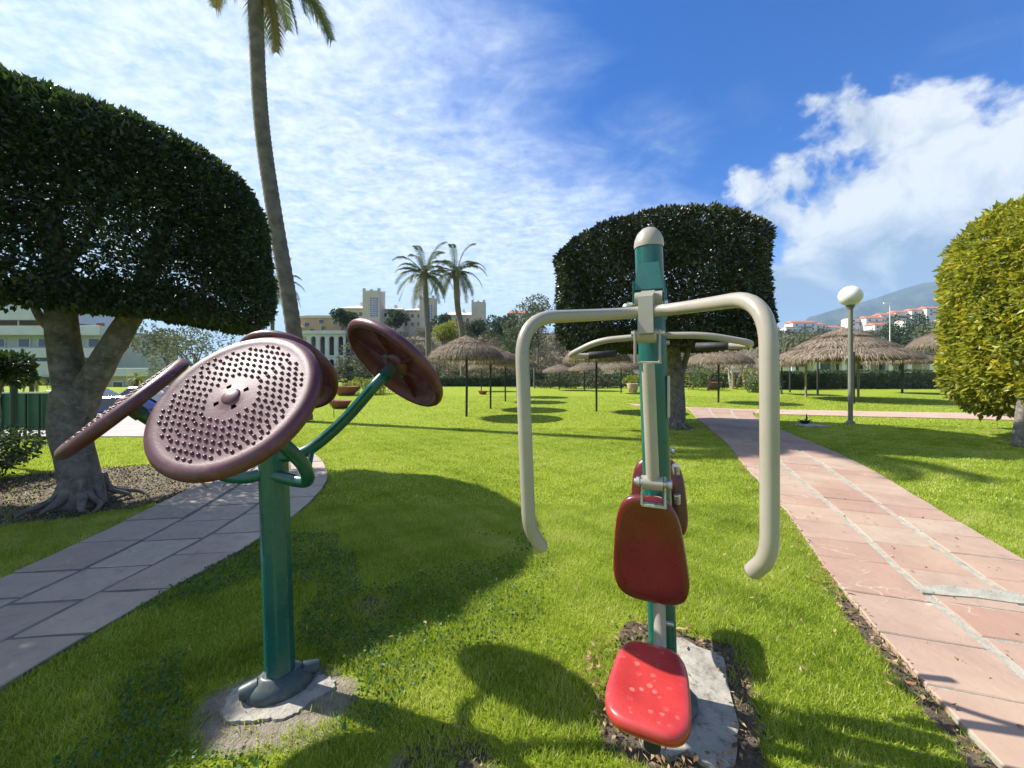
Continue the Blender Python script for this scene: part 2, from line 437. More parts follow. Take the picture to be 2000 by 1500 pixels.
def mat_stone(name, a, bcol, c, dirt):
    m, t, b, out = newmat(name)
    g = t.node('ShaderNodeNewGeometry').outputs['Position']
    oi = t.node('ShaderNodeObjectInfo').outputs['Random']
    base = t.ramp(oi, [(0.0, a), (0.45, bcol), (1.0, c)])
    n1 = t.noise(g, 2.6, 6, 0.62, 0.5)
    col = t.mix(t.maprange(n1, 0.35, 0.72, 0, 0.7), base, tuple(x * 0.72 for x in bcol))
    n2 = t.noise(g, 9, 8, 0.7, 1.0)
    col = t.mix(t.maprange(n2, 0.52, 0.75, 0, 0.6), col, dirt)
    n3 = t.noise(g, 1.1, 3, 0.5)
    col = t.mix(t.maprange(n3, 0.5, 0.7, 0, 0.4), col, (0.47, 0.36, 0.24))
    # pale mineral veins
    v = t.node('ShaderNodeTexVoronoi', feature='DISTANCE_TO_EDGE'); v.inputs['Scale'].default_value = 1.6
    wv = t.node('ShaderNodeVectorMath', operation='ADD'); t.l.new(g, wv.inputs[0])
    t.l.new(t.noise(g, 3, 3, 0.5, 0, 1), wv.inputs[1]); t.l.new(wv.outputs[0], v.inputs['Vector'])
    vein = t.maprange(v.outputs['Distance'], 0.014, 0.004, 0, 0.55)
    vein = t.math('MULTIPLY', vein, t.maprange(t.noise(g, 2.2, 2), 0.55, 0.65))
    col = t.mix(vein, col, (0.58, 0.50, 0.42))
    t.set(b, 'Base Color', col)
    t.set(b, 'Roughness', t.maprange(n2, 0.3, 0.7, 0.62, 0.9))
    bn = t.node('ShaderNodeBump'); bn.inputs['Strength'].default_value = 0.7; bn.inputs['Distance'].default_value = 0.012
    t.l.new(t.math('ADD', n1, t.math('MULTIPLY', n2, 0.5)), bn.inputs['Height']); t.l.new(bn.outputs[0], b.inputs['Normal'])
    return m


def mat_ground():
    m, t, b, out = newmat('lawn_and_soil')
    g = t.node('ShaderNodeNewGeometry').outputs['Position']
    soil = t.node('ShaderNodeAttribute', attribute_name='soil').outputs['Fac']
    hill = t.node('ShaderNodeAttribute', attribute_name='hill').outputs['Fac']
    n1 = t.noise(g, 0.55, 5, 0.6); n2 = t.noise(g, 14, 6, 0.7); n3 = t.noise(g, 70, 4, 0.7); n4 = t.noise(g, 2.4, 5, 0.65)
    gr = t.ramp(n2, [(0.3, (0.14, 0.20, 0.014)), (0.5, (0.24, 0.31, 0.018)), (0.72, (0.34, 0.40, 0.026))])
    gr = t.mix(t.maprange(n1, 0.42, 0.62, 0, 0.5), gr, (0.32, 0.37, 0.022))
    gr = t.mix(t.maprange(n4, 0.55, 0.75, 0, 0.35), gr, (0.055, 0.11, 0.015))
    gr = t.mix(t.maprange(n3, 0.4, 0.75, 0, 0.5), gr, (0.035, 0.06, 0.012))
    so = t.ramp(n2, [(0.3, (0.07, 0.05, 0.034)), (0.55, (0.145, 0.112, 0.078)), (0.75, (0.26, 0.21, 0.15))])
    sand = t.node('ShaderNodeAttribute', attribute_name='sand').outputs['Fac']
    so = t.mix(sand, so, t.ramp(n2, [(0.3, (0.19, 0.155, 0.11)), (0.55, (0.31, 0.27, 0.205)), (0.75, (0.42, 0.38, 0.31))]))
    f = t.maprange(t.math('ADD', soil, t.math('MULTIPLY', t.math('SUBTRACT', n4, 0.5), 0.9)), 0.42, 0.58)
    col = t.mix(f, gr, so)
    hl = t.ramp(t.noise(g, 0.12, 6, 0.7), [(0.35, (0.05, 0.06, 0.03)), (0.55, (0.13, 0.11, 0.07)), (0.7, (0.2, 0.16, 0.11))])
    col = t.mix(hill, col, hl)
    t.set(b, 'Base Color', col); t.set(b, 'Roughness', 0.95); t.set(b, 'Specular IOR Level', 0.2)
    bn = t.node('ShaderNodeBump'); bn.inputs['Strength'].default_value = 0.8; bn.inputs['Distance'].default_value = 0.03
    t.l.new(t.math('ADD', n2, n3), bn.inputs['Height']); t.l.new(bn.outputs[0], b.inputs['Normal'])
    return m


def mat_farpath():
    m, t, b, out = newmat('far_pink_paving')
    g = t.node('ShaderNodeNewGeometry').outputs['Position']
    br = t.node('ShaderNodeTexBrick'); t.l.new(g, br.inputs['Vector']); br.inputs['Scale'].default_value = 1.0
    br.inputs['Brick Width'].default_value = 0.5; br.inputs['Row Height'].default_value = 0.45; br.inputs['Mortar Size'].default_value = 0.02
    br.inputs[1].default_value = (0.44, 0.26, 0.19, 1); br.inputs[2].default_value = (0.50, 0.33, 0.24, 1); br.inputs[3].default_value = (0.36, 0.34, 0.28, 1)
    col = t.mix(t.maprange(t.noise(g, 2, 6, 0.65), 0.45, 0.7, 0, 0.5), br.outputs[0], (0.32, 0.24, 0.19))
    t.set(b, 'Base Color', col); t.set(b, 'Roughness', 0.85)
    return m


M['thatch'] = mat_thatch(); M['seat'] = mat_seat(); M['backrest'] = mat_seat('shade_toned_red_plastic', (0.085, 0.007, 0.009), (0.14, 0.012, 0.013)); M['ground'] = mat_ground(); M['farpath'] = mat_farpath()  # backrest: seat red darkened, the shade on its face put into the colour
M['stone'] = mat_stone('pink_flagstone', (0.34, 0.195, 0.14), (0.385, 0.25, 0.185), (0.41, 0.315, 0.235), (0.25, 0.18, 0.13))
M['stoneL'] = mat_stone('grey_pink_flagstone', (0.38, 0.29, 0.225), (0.43, 0.335, 0.255), (0.47, 0.385, 0.29), (0.20, 0.17, 0.15))
M['mortar'] = mat_plain('pale_mortar', (0.34, 0.325, 0.26), 0.92, var=0.22, scale=9, bump=0.8, bscale=70, dirt=(0.20, 0.17, 0.12), dirtamt=0.75)


M['darkmortar'] = mat_plain('dark_mortar', (0.15, 0.15, 0.125), 0.95, var=0.3, scale=9, bump=0.8, bscale=70)

# ================================================================== TERRAIN
def sstep(x, a, b):
    t = np.clip((np.asarray(x, float) - a) / (b - a), 0, 1); return t * t * (3 - 2 * t)


def hillz(x, y):
    x = np.asarray(x, float); y = np.asarray(y, float)
    az_ = x / np.maximum(y, 1)
    lat = sstep(az_, -0.62, -0.40)
    dip = 1 - 0.55 * sstep(az_, 0.25, 0.5) * (1 - sstep(y, 170, 260))
    z = lat * (15.0 * sstep(y, 58, 150) * dip + 17 * sstep(y, 160, 330))
    return z + lat * sstep(y, 60, 120) * (vnoise(x, y, 0.06, 3) - 0.5) * 3


def street(x, y):
    return 1.0 * sstep(y, 12.75, 13.25) * (1 - sstep(y, 29.5, 31)) * sstep(-x / np.maximum(y, 1), .87, .93)


right_L = [(1.42, .1), (1.60, .8), (1.73, 1.40), (1.85, 1.77), (2.0, 2.2), (2.22, 2.78), (2.54, 3.47), (2.9, 4.33), (3.5, 5.95), (4.19, 7.65), (4.95, 9.9), (5.75, 12.3), (6.6, 14.6), (7.1, 16.1)]
right_R = [(2.86, -.3), (3.0, .5), (3.12, 1.2), (3.30, 1.75), (3.5, 2.25), (3.74, 2.8), (4.1, 3.55), (4.5, 4.35), (5.15, 5.65), (5.73, 7.1), (6.45, 9.3), (7.25, 11.5), (8.2, 13.4), (9.2, 14.8)]
left_L = [(-3.32, .1), (-3.36, 1.2), (-3.40, 2.0), (-3.46, 2.75), (-3.59, 3.5), (-3.76, 4.3), (-3.98, 5.08), (-4.28, 5.75), (-4.85, 6.45), (-5.8, 7.2), (-7.0, 7.9)]
left_R = [(-2.25, .1), (-2.26, 1.0), (-2.26, 1.75), (-2.20, 2.5), (-2.11, 3.25), (-2.14, 4.0), (-2.36, 5.0), (-2.72, 5.76), (-3.27, 6.6), (-4.2, 7.55), (-5.6, 8.6)]
cross = [(5.2, 17.9, 16.9), (6.9, 16.2, 15.2), (8.3, 15.3, 13.7), (10.0, 14.97, 12.9), (13.5, 14.1, 12.0), (16, 13.6, 11.3), (20, 13.0, 10.6), (30, 11.6, 9.0)]


def resample(pl, n):
    p = np.array([list(v)[:2] for v in smooth_path([(a, b, 0) for a, b in pl], 6)])
    d = np.r_[0, np.cumsum(np.linalg.norm(np.diff(p, axis=0), axis=1))]
    t = np.linspace(0, d[-1], n)
    return np.stack([np.interp(t, d, p[:, 0]), np.interp(t, d, p[:, 1])], 1), d[-1]


def inpoly(px, py, poly):
    px = np.asarray(px); py = np.asarray(py); ins = np.zeros(px.shape, bool)
    n = len(poly)
    for i in range(n):
        x1, y1 = poly[i]; x2, y2 = poly[(i + 1) % n]
        c = ((y1 > py) != (y2 > py)) & (px < (x2 - x1) * (py - y1) / ((y2 - y1) + 1e-12) + x1)
        ins ^= c
    return ins


def strip_poly(L, Rr):
    a, _ = resample(L, 60); b, _ = resample(Rr, 60)
    return np.vstack([a, b[::-1]])


polyR = strip_poly(right_L, right_R); polyL = strip_poly(left_L, left_R)
polyC = np.array([(x, a) for x, a, b in cross] + [(x, b) for x, a, b in cross[::-1]])


def dist_poly(px, py, poly):
    d = np.full(np.shape(px), 1e9)
    for i in range(len(poly)):
        x1, y1 = poly[i]; x2, y2 = poly[(i + 1) % len(poly)]
        dx, dy = x2 - x1, y2 - y1
        t = np.clip(((px - x1) * dx + (py - y1) * dy) / (dx * dx + dy * dy + 1e-12), 0, 1)
        d = np.minimum(d, np.hypot(px - x1 - t * dx, py - y1 - t * dy))
    return d


PB = Vector((0.65, 1.68, 0)); AX = Vector((-.40, -.9165, 0)); RX = Vector((.9165, -.40, 0))   # seat machine: post foot, front axis, right axis


def soilv(x, y):
    """0..1 bareness of the ground"""
    s = np.zeros(np.shape(x))
    s = np.maximum(s, 1 - sstep(np.hypot((x + 5.3) / 1.75, (y - 4.75) / 1.35), 0.75, 1.12))
    s = np.maximum(s, 0.9 * (1 - sstep(np.hypot((x + 3.9) / .55, (y - 5.3) / .7), 0.6, 1.2)))
    s = np.maximum(s, 0.80 * (1 - sstep(np.hypot((x + 1.0) / .46, (y - 1.68) / .34), 0.35, 1.2)))
    u = (x - PB.x) * RX.x + (y - PB.y) * RX.y; f = (x - PB.x) * AX.x + (y - PB.y) * AX.y
    dd = np.maximum(np.abs(u - .06) - .24, np.abs(f + .1) - .36)
    s = np.maximum(s, 0.85 * (1 - sstep(dd, 0.0, 0.14)))
    s = np.maximum(s, 0.56 * (1 - sstep(np.hypot((x + .25) / .28, (y - 1.42) / .16), 0.5, 1.3)))
    s = np.maximum(s, 0.60 * (1 - sstep(np.hypot((x + .85) / .22, (y - 2.35) / .22), 0.4, 1.3)))
    return s


def soil_edges(x, y):
    s = soilv(x, y)
    near = y < 9
    e = np.zeros(np.shape(x))
    dR = dist_poly(x, y, resample(right_L, 50)[0])  # closed chord is harmless: clipped below
    e = np.where(near & (x < 3.2) & (x > 0.9) & (y < 3.4), 0.75 * (1 - sstep(dR, 0.05, 0.17)) * sstep(y, 3.3, 2.2), 0)
    return np.maximum(s, e)


xs = np.unique(np.r_[-6000, -2500, -1000, -500, -300, -200, -150, np.arange(-120, -20, 5), np.arange(-20, -9, .6), np.arange(-9, 10, .08), np.arange(10, 22, .6), np.arange(22, 130, 5), np.arange(130, 480, 12), 600, 900, 1500, 3000, 6000])
ys = np.unique(np.r_[-6000, -1000, -200, -60, -20, -8, -3, np.arange(-1, 8, .08), np.arange(8, 20, .3), np.arange(20, 60, 2), np.arange(60, 360, 5), 400, 500, 700, 1200, 2500, 6000])
gx, gy = np.meshgrid(xs, ys)
fx, fy = gx.ravel(), gy.ravel()
gz = hillz(fx, fy) - street(fx, fy)
inner = (np.abs(fx) < 11) & (fy > -1) & (fy < 12)
gz = gz + np.where(inner, (vnoise(fx, fy, 2.5, 1) - .5) * .016 - .010, -0.010)
soil_a = np.zeros(len(fx)); soil_a[inner] = soil_edges(fx[inner], fy[inner])
hill_a = sstep(fy, 52, 62) * sstep(fx / np.maximum(fy, 1), -.62, -.45)
nx_, ny_ = len(xs), len(ys)
ii, jj = np.meshgrid(np.arange(nx_ - 1), np.arange(ny_ - 1))
q = (jj * nx_ + ii).ravel()
gf = np.stack([q, q + 1, q + nx_ + 1, q + nx_], 1)
go = npmesh('ground', np.stack([fx, fy, gz], 1), gf, M['ground'], smooth=True, attrs={'soil': soil_a, 'hill': hill_a, 'sand': (1 - sstep(np.hypot(fx + 1.0, fy - 1.7), .5, .75)) + .6 * (1 - sstep(np.hypot(fx + 5.0, fy - 5.4), .9, 1.6))})
tag(go, kind='structure')


# ---- paths ---------------------------------------------------------------
def paved_path(name, L, Rr, cols, row, mat, seed, jr=0.010, lj=.017, bed='mortar'):
    a, la = resample(L, 400); b, lb = resample(Rr, 400)
    n = int(round((la + lb) / 2 / row))
    bed_v = []; bed_f = []
    m = 80
    a2, _ = resample(L, m); b2, _ = resample(Rr, m)
    for k in range(m):
        for p in (a2[k], b2[k]): bed_v.append((p[0], p[1], 0.0125))
        for p in (a2[k], b2[k]): bed_v.append((p[0], p[1], -0.06))
    for k in range(m - 1):
        o = 4 * k
        bed_f += [(o, o + 1, o + 5, o + 4), (o + 2, o, o + 4, o + 6), (o + 1, o + 3, o + 7, o + 5)]
    root = npmesh(name, bed_v, bed_f, M[bed]); tag(root, kind='structure')
    rd = random.Random(seed)
    at = lambda s, t: (Vector((*a[min(399, max(0, int(s * 399)))], 0)) * (1 - t) + Vector((*b[min(399, max(0, int(s * 399)))], 0)) * t)

    def at(s, t):
        s = min(max(s, 0), 1) * 399; i = min(int(s), 398); fr = s - i
        A = a[i] * (1 - fr) + a[i + 1] * fr; B = b[i] * (1 - fr) + b[i + 1] * fr
        p = A * (1 - t) + B * t; return Vector((p[0], p[1], 0))
    for c in range(cols):
        off = rd.uniform(-.25, .25)
        cuts = [0] + [max(0.0, (k + off + rd.uniform(-.12, .12)) / n) for k in range(1, n)] + [1]
        for k in range(n):
            s0, s1 = cuts[k], cuts[k + 1]
            if s1 - s0 < .2 / n: continue
            w0 = 0.0 if c == 0 else lj; w1 = 0.0 if c == cols - 1 else lj
            t0 = c / cols + w0; t1 = (c + 1) / cols - w1
            g_ = jr / row / n * (1 + rd.random() * .8)
            s0 += g_ / 2; s1 -= g_ / 2
            z = .018 + rd.uniform(-.003, .004); ch = .006
            j = lambda: rd.uniform(-.006, .006)
            corners = []
            tm = (t0 + t1) / 2; sm_ = (s0 + s1) / 2
            ring = [(s0, t0), (s0, tm), (s0, t1), (sm_, t1), (s1, t1), (s1, tm), (s1, t0), (sm_, t0)]
            P_ = [at(*r_) + Vector((j(), j(), 0)) for r_ in ring]
            cen = sum(P_, Vector()) / 8
            tx, ty = rd.uniform(-.006, .006), rd.uniform(-.006, .006)
            top_ = [p + (cen - p).normalized() * ch for p in P_]
            for p in top_: p.z = z + (p.x - cen.x) * tx + (p.y - cen.y) * ty
            mid = [Vector((p.x, p.y, z - .005)) for p in P_]; bot = [Vector((p.x, p.y, -.02)) for p in P_]
            mb = MB(); vs = top_ + mid + bot
            fs = [tuple(range(8))] + [(8 + i, 8 + (i + 1) % 8, (i + 1) % 8, i) for i in range(8)] + [(16 + i, 16 + (i + 1) % 8, 8 + (i + 1) % 8, 8 + i) for i in range(8)]
            mb.add(vs, fs); mb.build('flagstone', mat, root)
    return root


paved_path('paved_path', right_L, right_R, 3, .43, M['stone'], 3)
paved_path('curved_path', left_L, left_R, 3, .45, M['stoneL'], 5, .018, .011, 'darkmortar')
cv = []; cf = []
cp = smooth_path([(x, a, b) for x, a, b in cross], 6)
for p in cp: cv += [(p.x, p.y, .012), (p.x, p.z, .012), (p.x, p.y, -.05), (p.x, p.z, -.05)]
for k in range(len(cp) - 1):
    o = 4 * k; cf += [(o + 1, o + 5, o + 4, o), (o + 3, o + 7, o + 5, o + 1), (o, o + 4, o + 6, o + 2)]
tag(npmesh('crossing_path', cv, cf, M['farpath']), kind='structure')
# pavement and road on the left
def flat_poly(name, pts, z0, z1, mat):
    n = len(pts)
    mb = MB().add([(x, y, z1) for x, y in pts] + [(x, y, z0) for x, y in pts], [tuple(range(n)), tuple(range(2 * n - 1, n - 1, -1))] + [(i, n + i, n + (i + 1) % n, (i + 1) % n) for i in range(n)])
    return tag(mb.build(name, M[mat]), kind='structure')


flat_poly('pavement', [(-60, 8.6), (-7.6, 8.6), (-8.6, 9.6), (-11.2, 12.7), (-60, 12.7)], -.12, .015, 'pavement')
flat_poly('road', [(-80, 13.3), (-12.9, 13.3), (-27, 29.5), (-80, 29.5)], -1.2, -.84, 'asphalt')
flat_poly('kerb', [(-60, 12.72), (-11.3, 12.72), (-11.5, 12.95), (-60, 12.95)], -.95, .06, 'concrete')


# mortar patch across the right path
def ground_sheet(name, pts, z, mat, th=.01, parent=None):
    mb = MB(); n = len(pts)
    top_ = [(p[0], p[1], z) for p in pts]; bot = [(p[0], p[1], z - th) for p in pts]
    mb.add(top_ + bot, [tuple(range(n))] + [(n + i, n + (i + 1) % n, (i + 1) % n, i) for i in range(n)])
    return mb.build(name, mat, parent)


mp_ = [G(1800, 1152), G(1850, 1150), G(1900, 1158), G(1960, 1160), G(2015, 1172), G(2040, 1190), G(1985, 1186), G(1900, 1174), G(1840, 1170), G(1802, 1165)]
tag(ground_sheet('mortar_patch', [(p.x, p.y) for p in reversed(mp_)], .0265, M['mortar'], .02), kind='structure')

# concrete pad under the seated machine (worn edge)
def LM(u, f, z=0.0):
    return PB + RX * u + AX * f + Vector((-.07 * z / 2.02, 0, z))


pad = []
for k in range(44):
    a = 2 * math.pi * k / 44; c_, s_ = math.cos(a), math.sin(a)
    rr = 1 / max(abs(c_), abs(s_)) ; rr = min(rr, 1.28)
    w_ = 1 + .05 * math.sin(3 * a + 1) + .04 * math.sin(7 * a) + random.uniform(-.03, .03)
    p = LM(.085 + .175 * c_ * rr * w_, -.1 + .34 * s_ * rr * w_); pad.append((p.x, p.y))
tag(ground_sheet('concrete_footing', pad[::-1], .004, M['concrete'], .06), kind='structure')
pad2 = []
for k in range(90):
    a = 2 * math.pi * k / 90
    w_ = 1 + .10 * math.sin(2 * a + .5) + .07 * math.sin(5 * a) + random.uniform(-.05, .05)
    pad2.append((-1.02 + .20 * math.cos(a) * w_, 1.72 + .145 * math.sin(a) * w_))
tag(ground_sheet('round_concrete_footing', pad2, .003, M['concrete'], .06), kind='structure')
pad2a, pada = np.array(pad2), np.array(pad)


# ================================================================== ARM WHEEL MACHINE (left)
def frame(n):
    n = Vector(n).normalized(); u = n.cross(Vector((.3, .1, 1))).normalized(); v = n.cross(u)
    return Matrix((u, v, n)).transposed()


OCT = []
for k in range(8):
    a0 = R(22.5 + 45 * k)
    for d_ in (-5.5, 5.5): OCT.append((math.cos(a0 + R(d_)), math.sin(a0 + R(d_))))
machine = thing('arm_wheel_exerciser', (-1.04, 1.755, 0), 'outdoor gym machine with four maroon knobbly wheels on a dark green post', 'exercise machine')
FT, PT = Vector((-1.03, 1.755, .0)), Vector((-1.085, 1.79, 1.06))
MB().tube([FT + (PT - FT) * k for k in (0.0, .5, .985, 1.0)], [.060, .060, .060, .055], 16, prof=OCT, smooth=False).build('post', M['green'], machine)
discs = [((-0.950, 1.345, 1.312), (-0.087, -0.791, 0.606)), ((-1.655, 1.68, 1.275), (-0.512, -0.482, 0.71)),
         ((-0.555, 1.906, 1.448), (0.514, 0.512, 0.688)), ((-1.256, 2.23, 1.413), (0.093, 0.766, 0.637))]
RD = .28


def wheel(C, n, rot=0.0, sc=1.0):
    C = Vector(C); Mx = frame(n) @ Matrix.Rotation(rot, 3, 'Z') * sc
    N = 96; prof = [(0.0001, .014), (.03, .014), (.040, .012), (.056, .0115), (.10, .010), (.16, .0075), (.222, .005), (.236, .007), (.250, .009), (.264, .006), (.275, -.003), (.280, -.015), (.279, -.026),
                    (.272, -.036), (.262, -.041), (.252, -.040), (.245, -.034), (.238, -.012), (.20, .0), (.10, .003), (.056, .004), (.040, .004), (.03, .004), (.0001, .004)]

    def skip(j, k):
        inr = (prof[j][0], prof[j + 1][0]) in ((.040, .056), (.056, .040))
        return inr and any((k - c) % N < 5 for c in (10, 34, 58, 82))
    o = MB().lathe(prof, N, Mx, C, skip=skip).build('wheel', M['maroon'], machine)
    # bumps
    mb = MB()
    for s_ in range(6):
        A = R(60 * s_ + 30)
        for k in range(9):
            aa = .066 + k * .0225
            hw = aa * math.tan(R(30)) - .012
            nb = int(hw * 2 / .0228) + 1
            if hw < .004: continue
            for q_ in range(nb):
                bb = 0 if nb == 1 else -hw + 2 * hw * q_ / (nb - 1)
                x = aa * math.cos(A) - bb * math.sin(A); y = aa * math.sin(A) + bb * math.cos(A); r = math.hypot(x, y)
                if r > .226 or r < .072: continue
                z0 = np.interp(r, [.056, .10, .16, .222], [.0115, .010, .0075, .005])
                rr = .0063
                mb.lathe([(rr, z0 - .001), (rr * .93, z0 + .0022), (rr * .66, z0 + .0046), (.00001, z0 + .0056)], 8, Mx, C + Mx @ Vector((x, y, 0)))
    bo = mb.build('massage_bumps', M['maroon'], o); bo['kind'] = 'stuff'
    MB().lathe([(.031, .012), (.030, .015), (.024, .018), (.012, .0205), (.0001, .021)], 24, Mx, C).build('hub_cap', M['maroon'], o)
    for k in range(6):
        a = R(60 * k)
        Mr = Mx @ Matrix.Rotation(a, 3, 'Z')
        MB().box(C + Mr @ Vector((.145, 0, -.008)), (.19, .010, .024), Mr).build('rib', M['maroon'], o)
    MB().lathe([(.072, .002), (.070, -.022), (.050, -.030), (.036, -.032)], 24, Mx, C).build('hub_ring', M['maroon'], o)
    MB().tube([C + Mx @ Vector((0, 0, z)) for z in (.0, -.085)], .032, 20).build('hub_collar', M['cover'], o)
    for k, z_ in ((0, 0), (2, 0)):
        a = R(90 * k + 45)
        c0 = C + Mx @ Vector((.062 * math.cos(a), .062 * math.sin(a), -.02))
        MB().lathe([(.015, 0), (.015, -.016), (.009, -.018), (.009, -.004), (.0001, -.004)], 14, Mx, c0).build('bolt_socket', M['cover'], o)
    return o


for k, (c, n) in enumerate(discs): wheel(c, n, R((8, 20, 35, 5)[k]), (1.035, 1, 1, 1)[k])


def hub(k, d):
    c, n = discs[k]; return Vector(c) - Vector(n).normalized() * d


arms = [
    [(-1.07, 1.76, .945), (-.93, 1.725, .925), (-.875, 1.69, .945), (-.850, 1.60, 1.03), (-.872, 1.50, 1.13), hub(0, .16), hub(0, .05)],
    [(-1.08, 1.77, .955), (-1.20, 1.745, .935), (-1.33, 1.735, .98), hub(1, .20), hub(1, .05)],
    [(-1.06, 1.775, 1.02), (-.955, 1.785, 1.035), (-.87, 1.80, 1.09), (-.76, 1.83, 1.20), hub(2, .16), hub(2, .055)],
    [(-1.09, 1.80, .99), (-1.12, 1.87, .98), (-1.17, 1.96, 1.04), (-1.22, 2.07, 1.19), hub(3, .14), hub(3, .05)]]
for a_ in arms: MB().tube(smooth_path(a_, 7), .0265, 16).build('arm', M['green'], machine)
MB().tube([(-.905, 1.79, 1.065), (-.893, 1.72, .955)], .012, 10).build('brace', M['green'], machine)
bc = Vector((-1.03, 1.755, .003))
Mo = Matrix.Rotation(R(33), 3, 'Z') @ Matrix.Diagonal((.88, .66, .9))
cv_ = MB().lathe([(.150, 0), (.149, .022), (.140, .040), (.120, .056), (.100, .070), (.090, .080), (.080, .084), (.060, .082)], 48, Mo, bc).build('base_cover', M['cover'], machine)
for a in (33, 213):
    d_ = Vector((math.cos(R(a)), math.sin(R(a)), 0)); p0 = bc + d_ * .085 + Vector((0, 0, .040)); p1 = bc + d_ * .152 + Vector((0, 0, .032))
    MB().tube([p0, p0.lerp(p1, .85), p1], [.034, .030, .026], 20, cap=False).build('bolt_boss', M['cover'], cv_)
    MB().tube([p0 + d_ * .02, p1 - d_ * .006], .0235, 16).build('boss_recess', M['black'], cv_)
    MB().tube([p1 - d_ * .02, p1 - d_ * .003], .010, 6).build('anchor_bolt', M['steel'], cv_)

# ================================================================== SEATED PULL MACHINE (right)
m2 = thing('seated_pull_exerciser', PB, 'outdoor gym machine with red seats, beige handlebars and tall green post', 'exercise machine')
PR = [(math.cos(2 * math.pi * k / 24) * (1.0 if k % 6 else .965), math.sin(2 * math.pi * k / 24) * (1.0 if k % 6 else .965)) for k in range(24)]
MB().tube([LM(0, 0, z) for z in (0, 1, 1.93)], .0575, 24, prof=PR, up=RX).build('post', M['green'], m2)
t = Vector((-.035, 0, 1)).normalized()
MB().lathe([(.060, 0), (.061, .012), (.058, .035), (.048, .060), (.030, .080), (.012, .088), (.0001, .090)], 28, None, LM(0, 0, 1.93)).build('post_cap', M['beige'], m2)
MB().lathe([(.13, .014), (.13, .026), (.075, .03), (.072, .06), (.058, .065)], 28, None, LM(0, 0, 0)).build('base_flange', M['cover'], m2)
Mf = Matrix((RX, AX, Vector((0, 0, 1)))).transposed()     # columns: right, front, up


def fbox(c, size, bev=.003, tilt=0.0):
    Mt = Mf @ Matrix.Rotation(tilt, 3, 'X')
    return MB().box(LM(*c), size, Mt, bev)


def prism_uf(u0, u1, prof, taper=None):
    """prism across u with (f, z) outline"""
    mb = MB(); n = len(prof)
    vs = [LM(u0 * (taper[i] if taper else 1), f, z) for i, (f, z) in enumerate(prof)] + [LM(u1 * (taper[i] if taper else 1), f, z) for i, (f, z) in enumerate(prof)]
    return mb.add(vs, [tuple(range(n - 1, -1, -1)), tuple(range(n, 2 * n))] + [(i, (i + 1) % n, n + (i + 1) % n, n + i) for i in range(n)])


def pad_mesh(Cf, outline, th, dish=.0, n=56):
    """cushion: outline(a)->(x,y); Cf(x,y,z)->world, z outward"""
    rings = [(.0, -th), (.6, -th), (.88, -th), (.965, -th * .86), (.995, -th * .62), (1.0, -th * .42), (.990, -th * .20), (.962, -th * .06), (.915, 0), (.80, .003 - dish * .2), (.6, .002 - dish * .7), (.3, -dish), (0, -dish)]
    mb = MB(); vs = []; fs = []
    for s_, z in rings:
        for k in range(n):
            x, y = outline(2 * math.pi * k / n); vs.append(Cf(x * s_, y * s_, z))
    for j in range(len(rings) - 1):
        for k in range(n):
            a, b, c, d_ = j * n + k, j * n + (k + 1) % n, (j + 1) * n + (k + 1) % n, (j + 1) * n + k
            if rings[j][0] == 0: fs.append((a, c, d_))
            elif rings[j + 1][0] == 0: fs.append((a, b, d_))
            else: fs.append((a, b, c, d_))
    return mb.add(vs, fs, True)


def super_out(hw0, hw1, hl, p=3.6):
    def f(a):
        c, s_ = math.cos(a), math.sin(a)
        x = abs(c) ** (2 / p) * (1 if c > 0 else -1); y = abs(s_) ** (2 / p) * (1 if s_ > 0 else -1)
        w_ = hw0 + (hw1 - hw0) * (y + 1) / 2
        return x * w_, y * hl
    return f


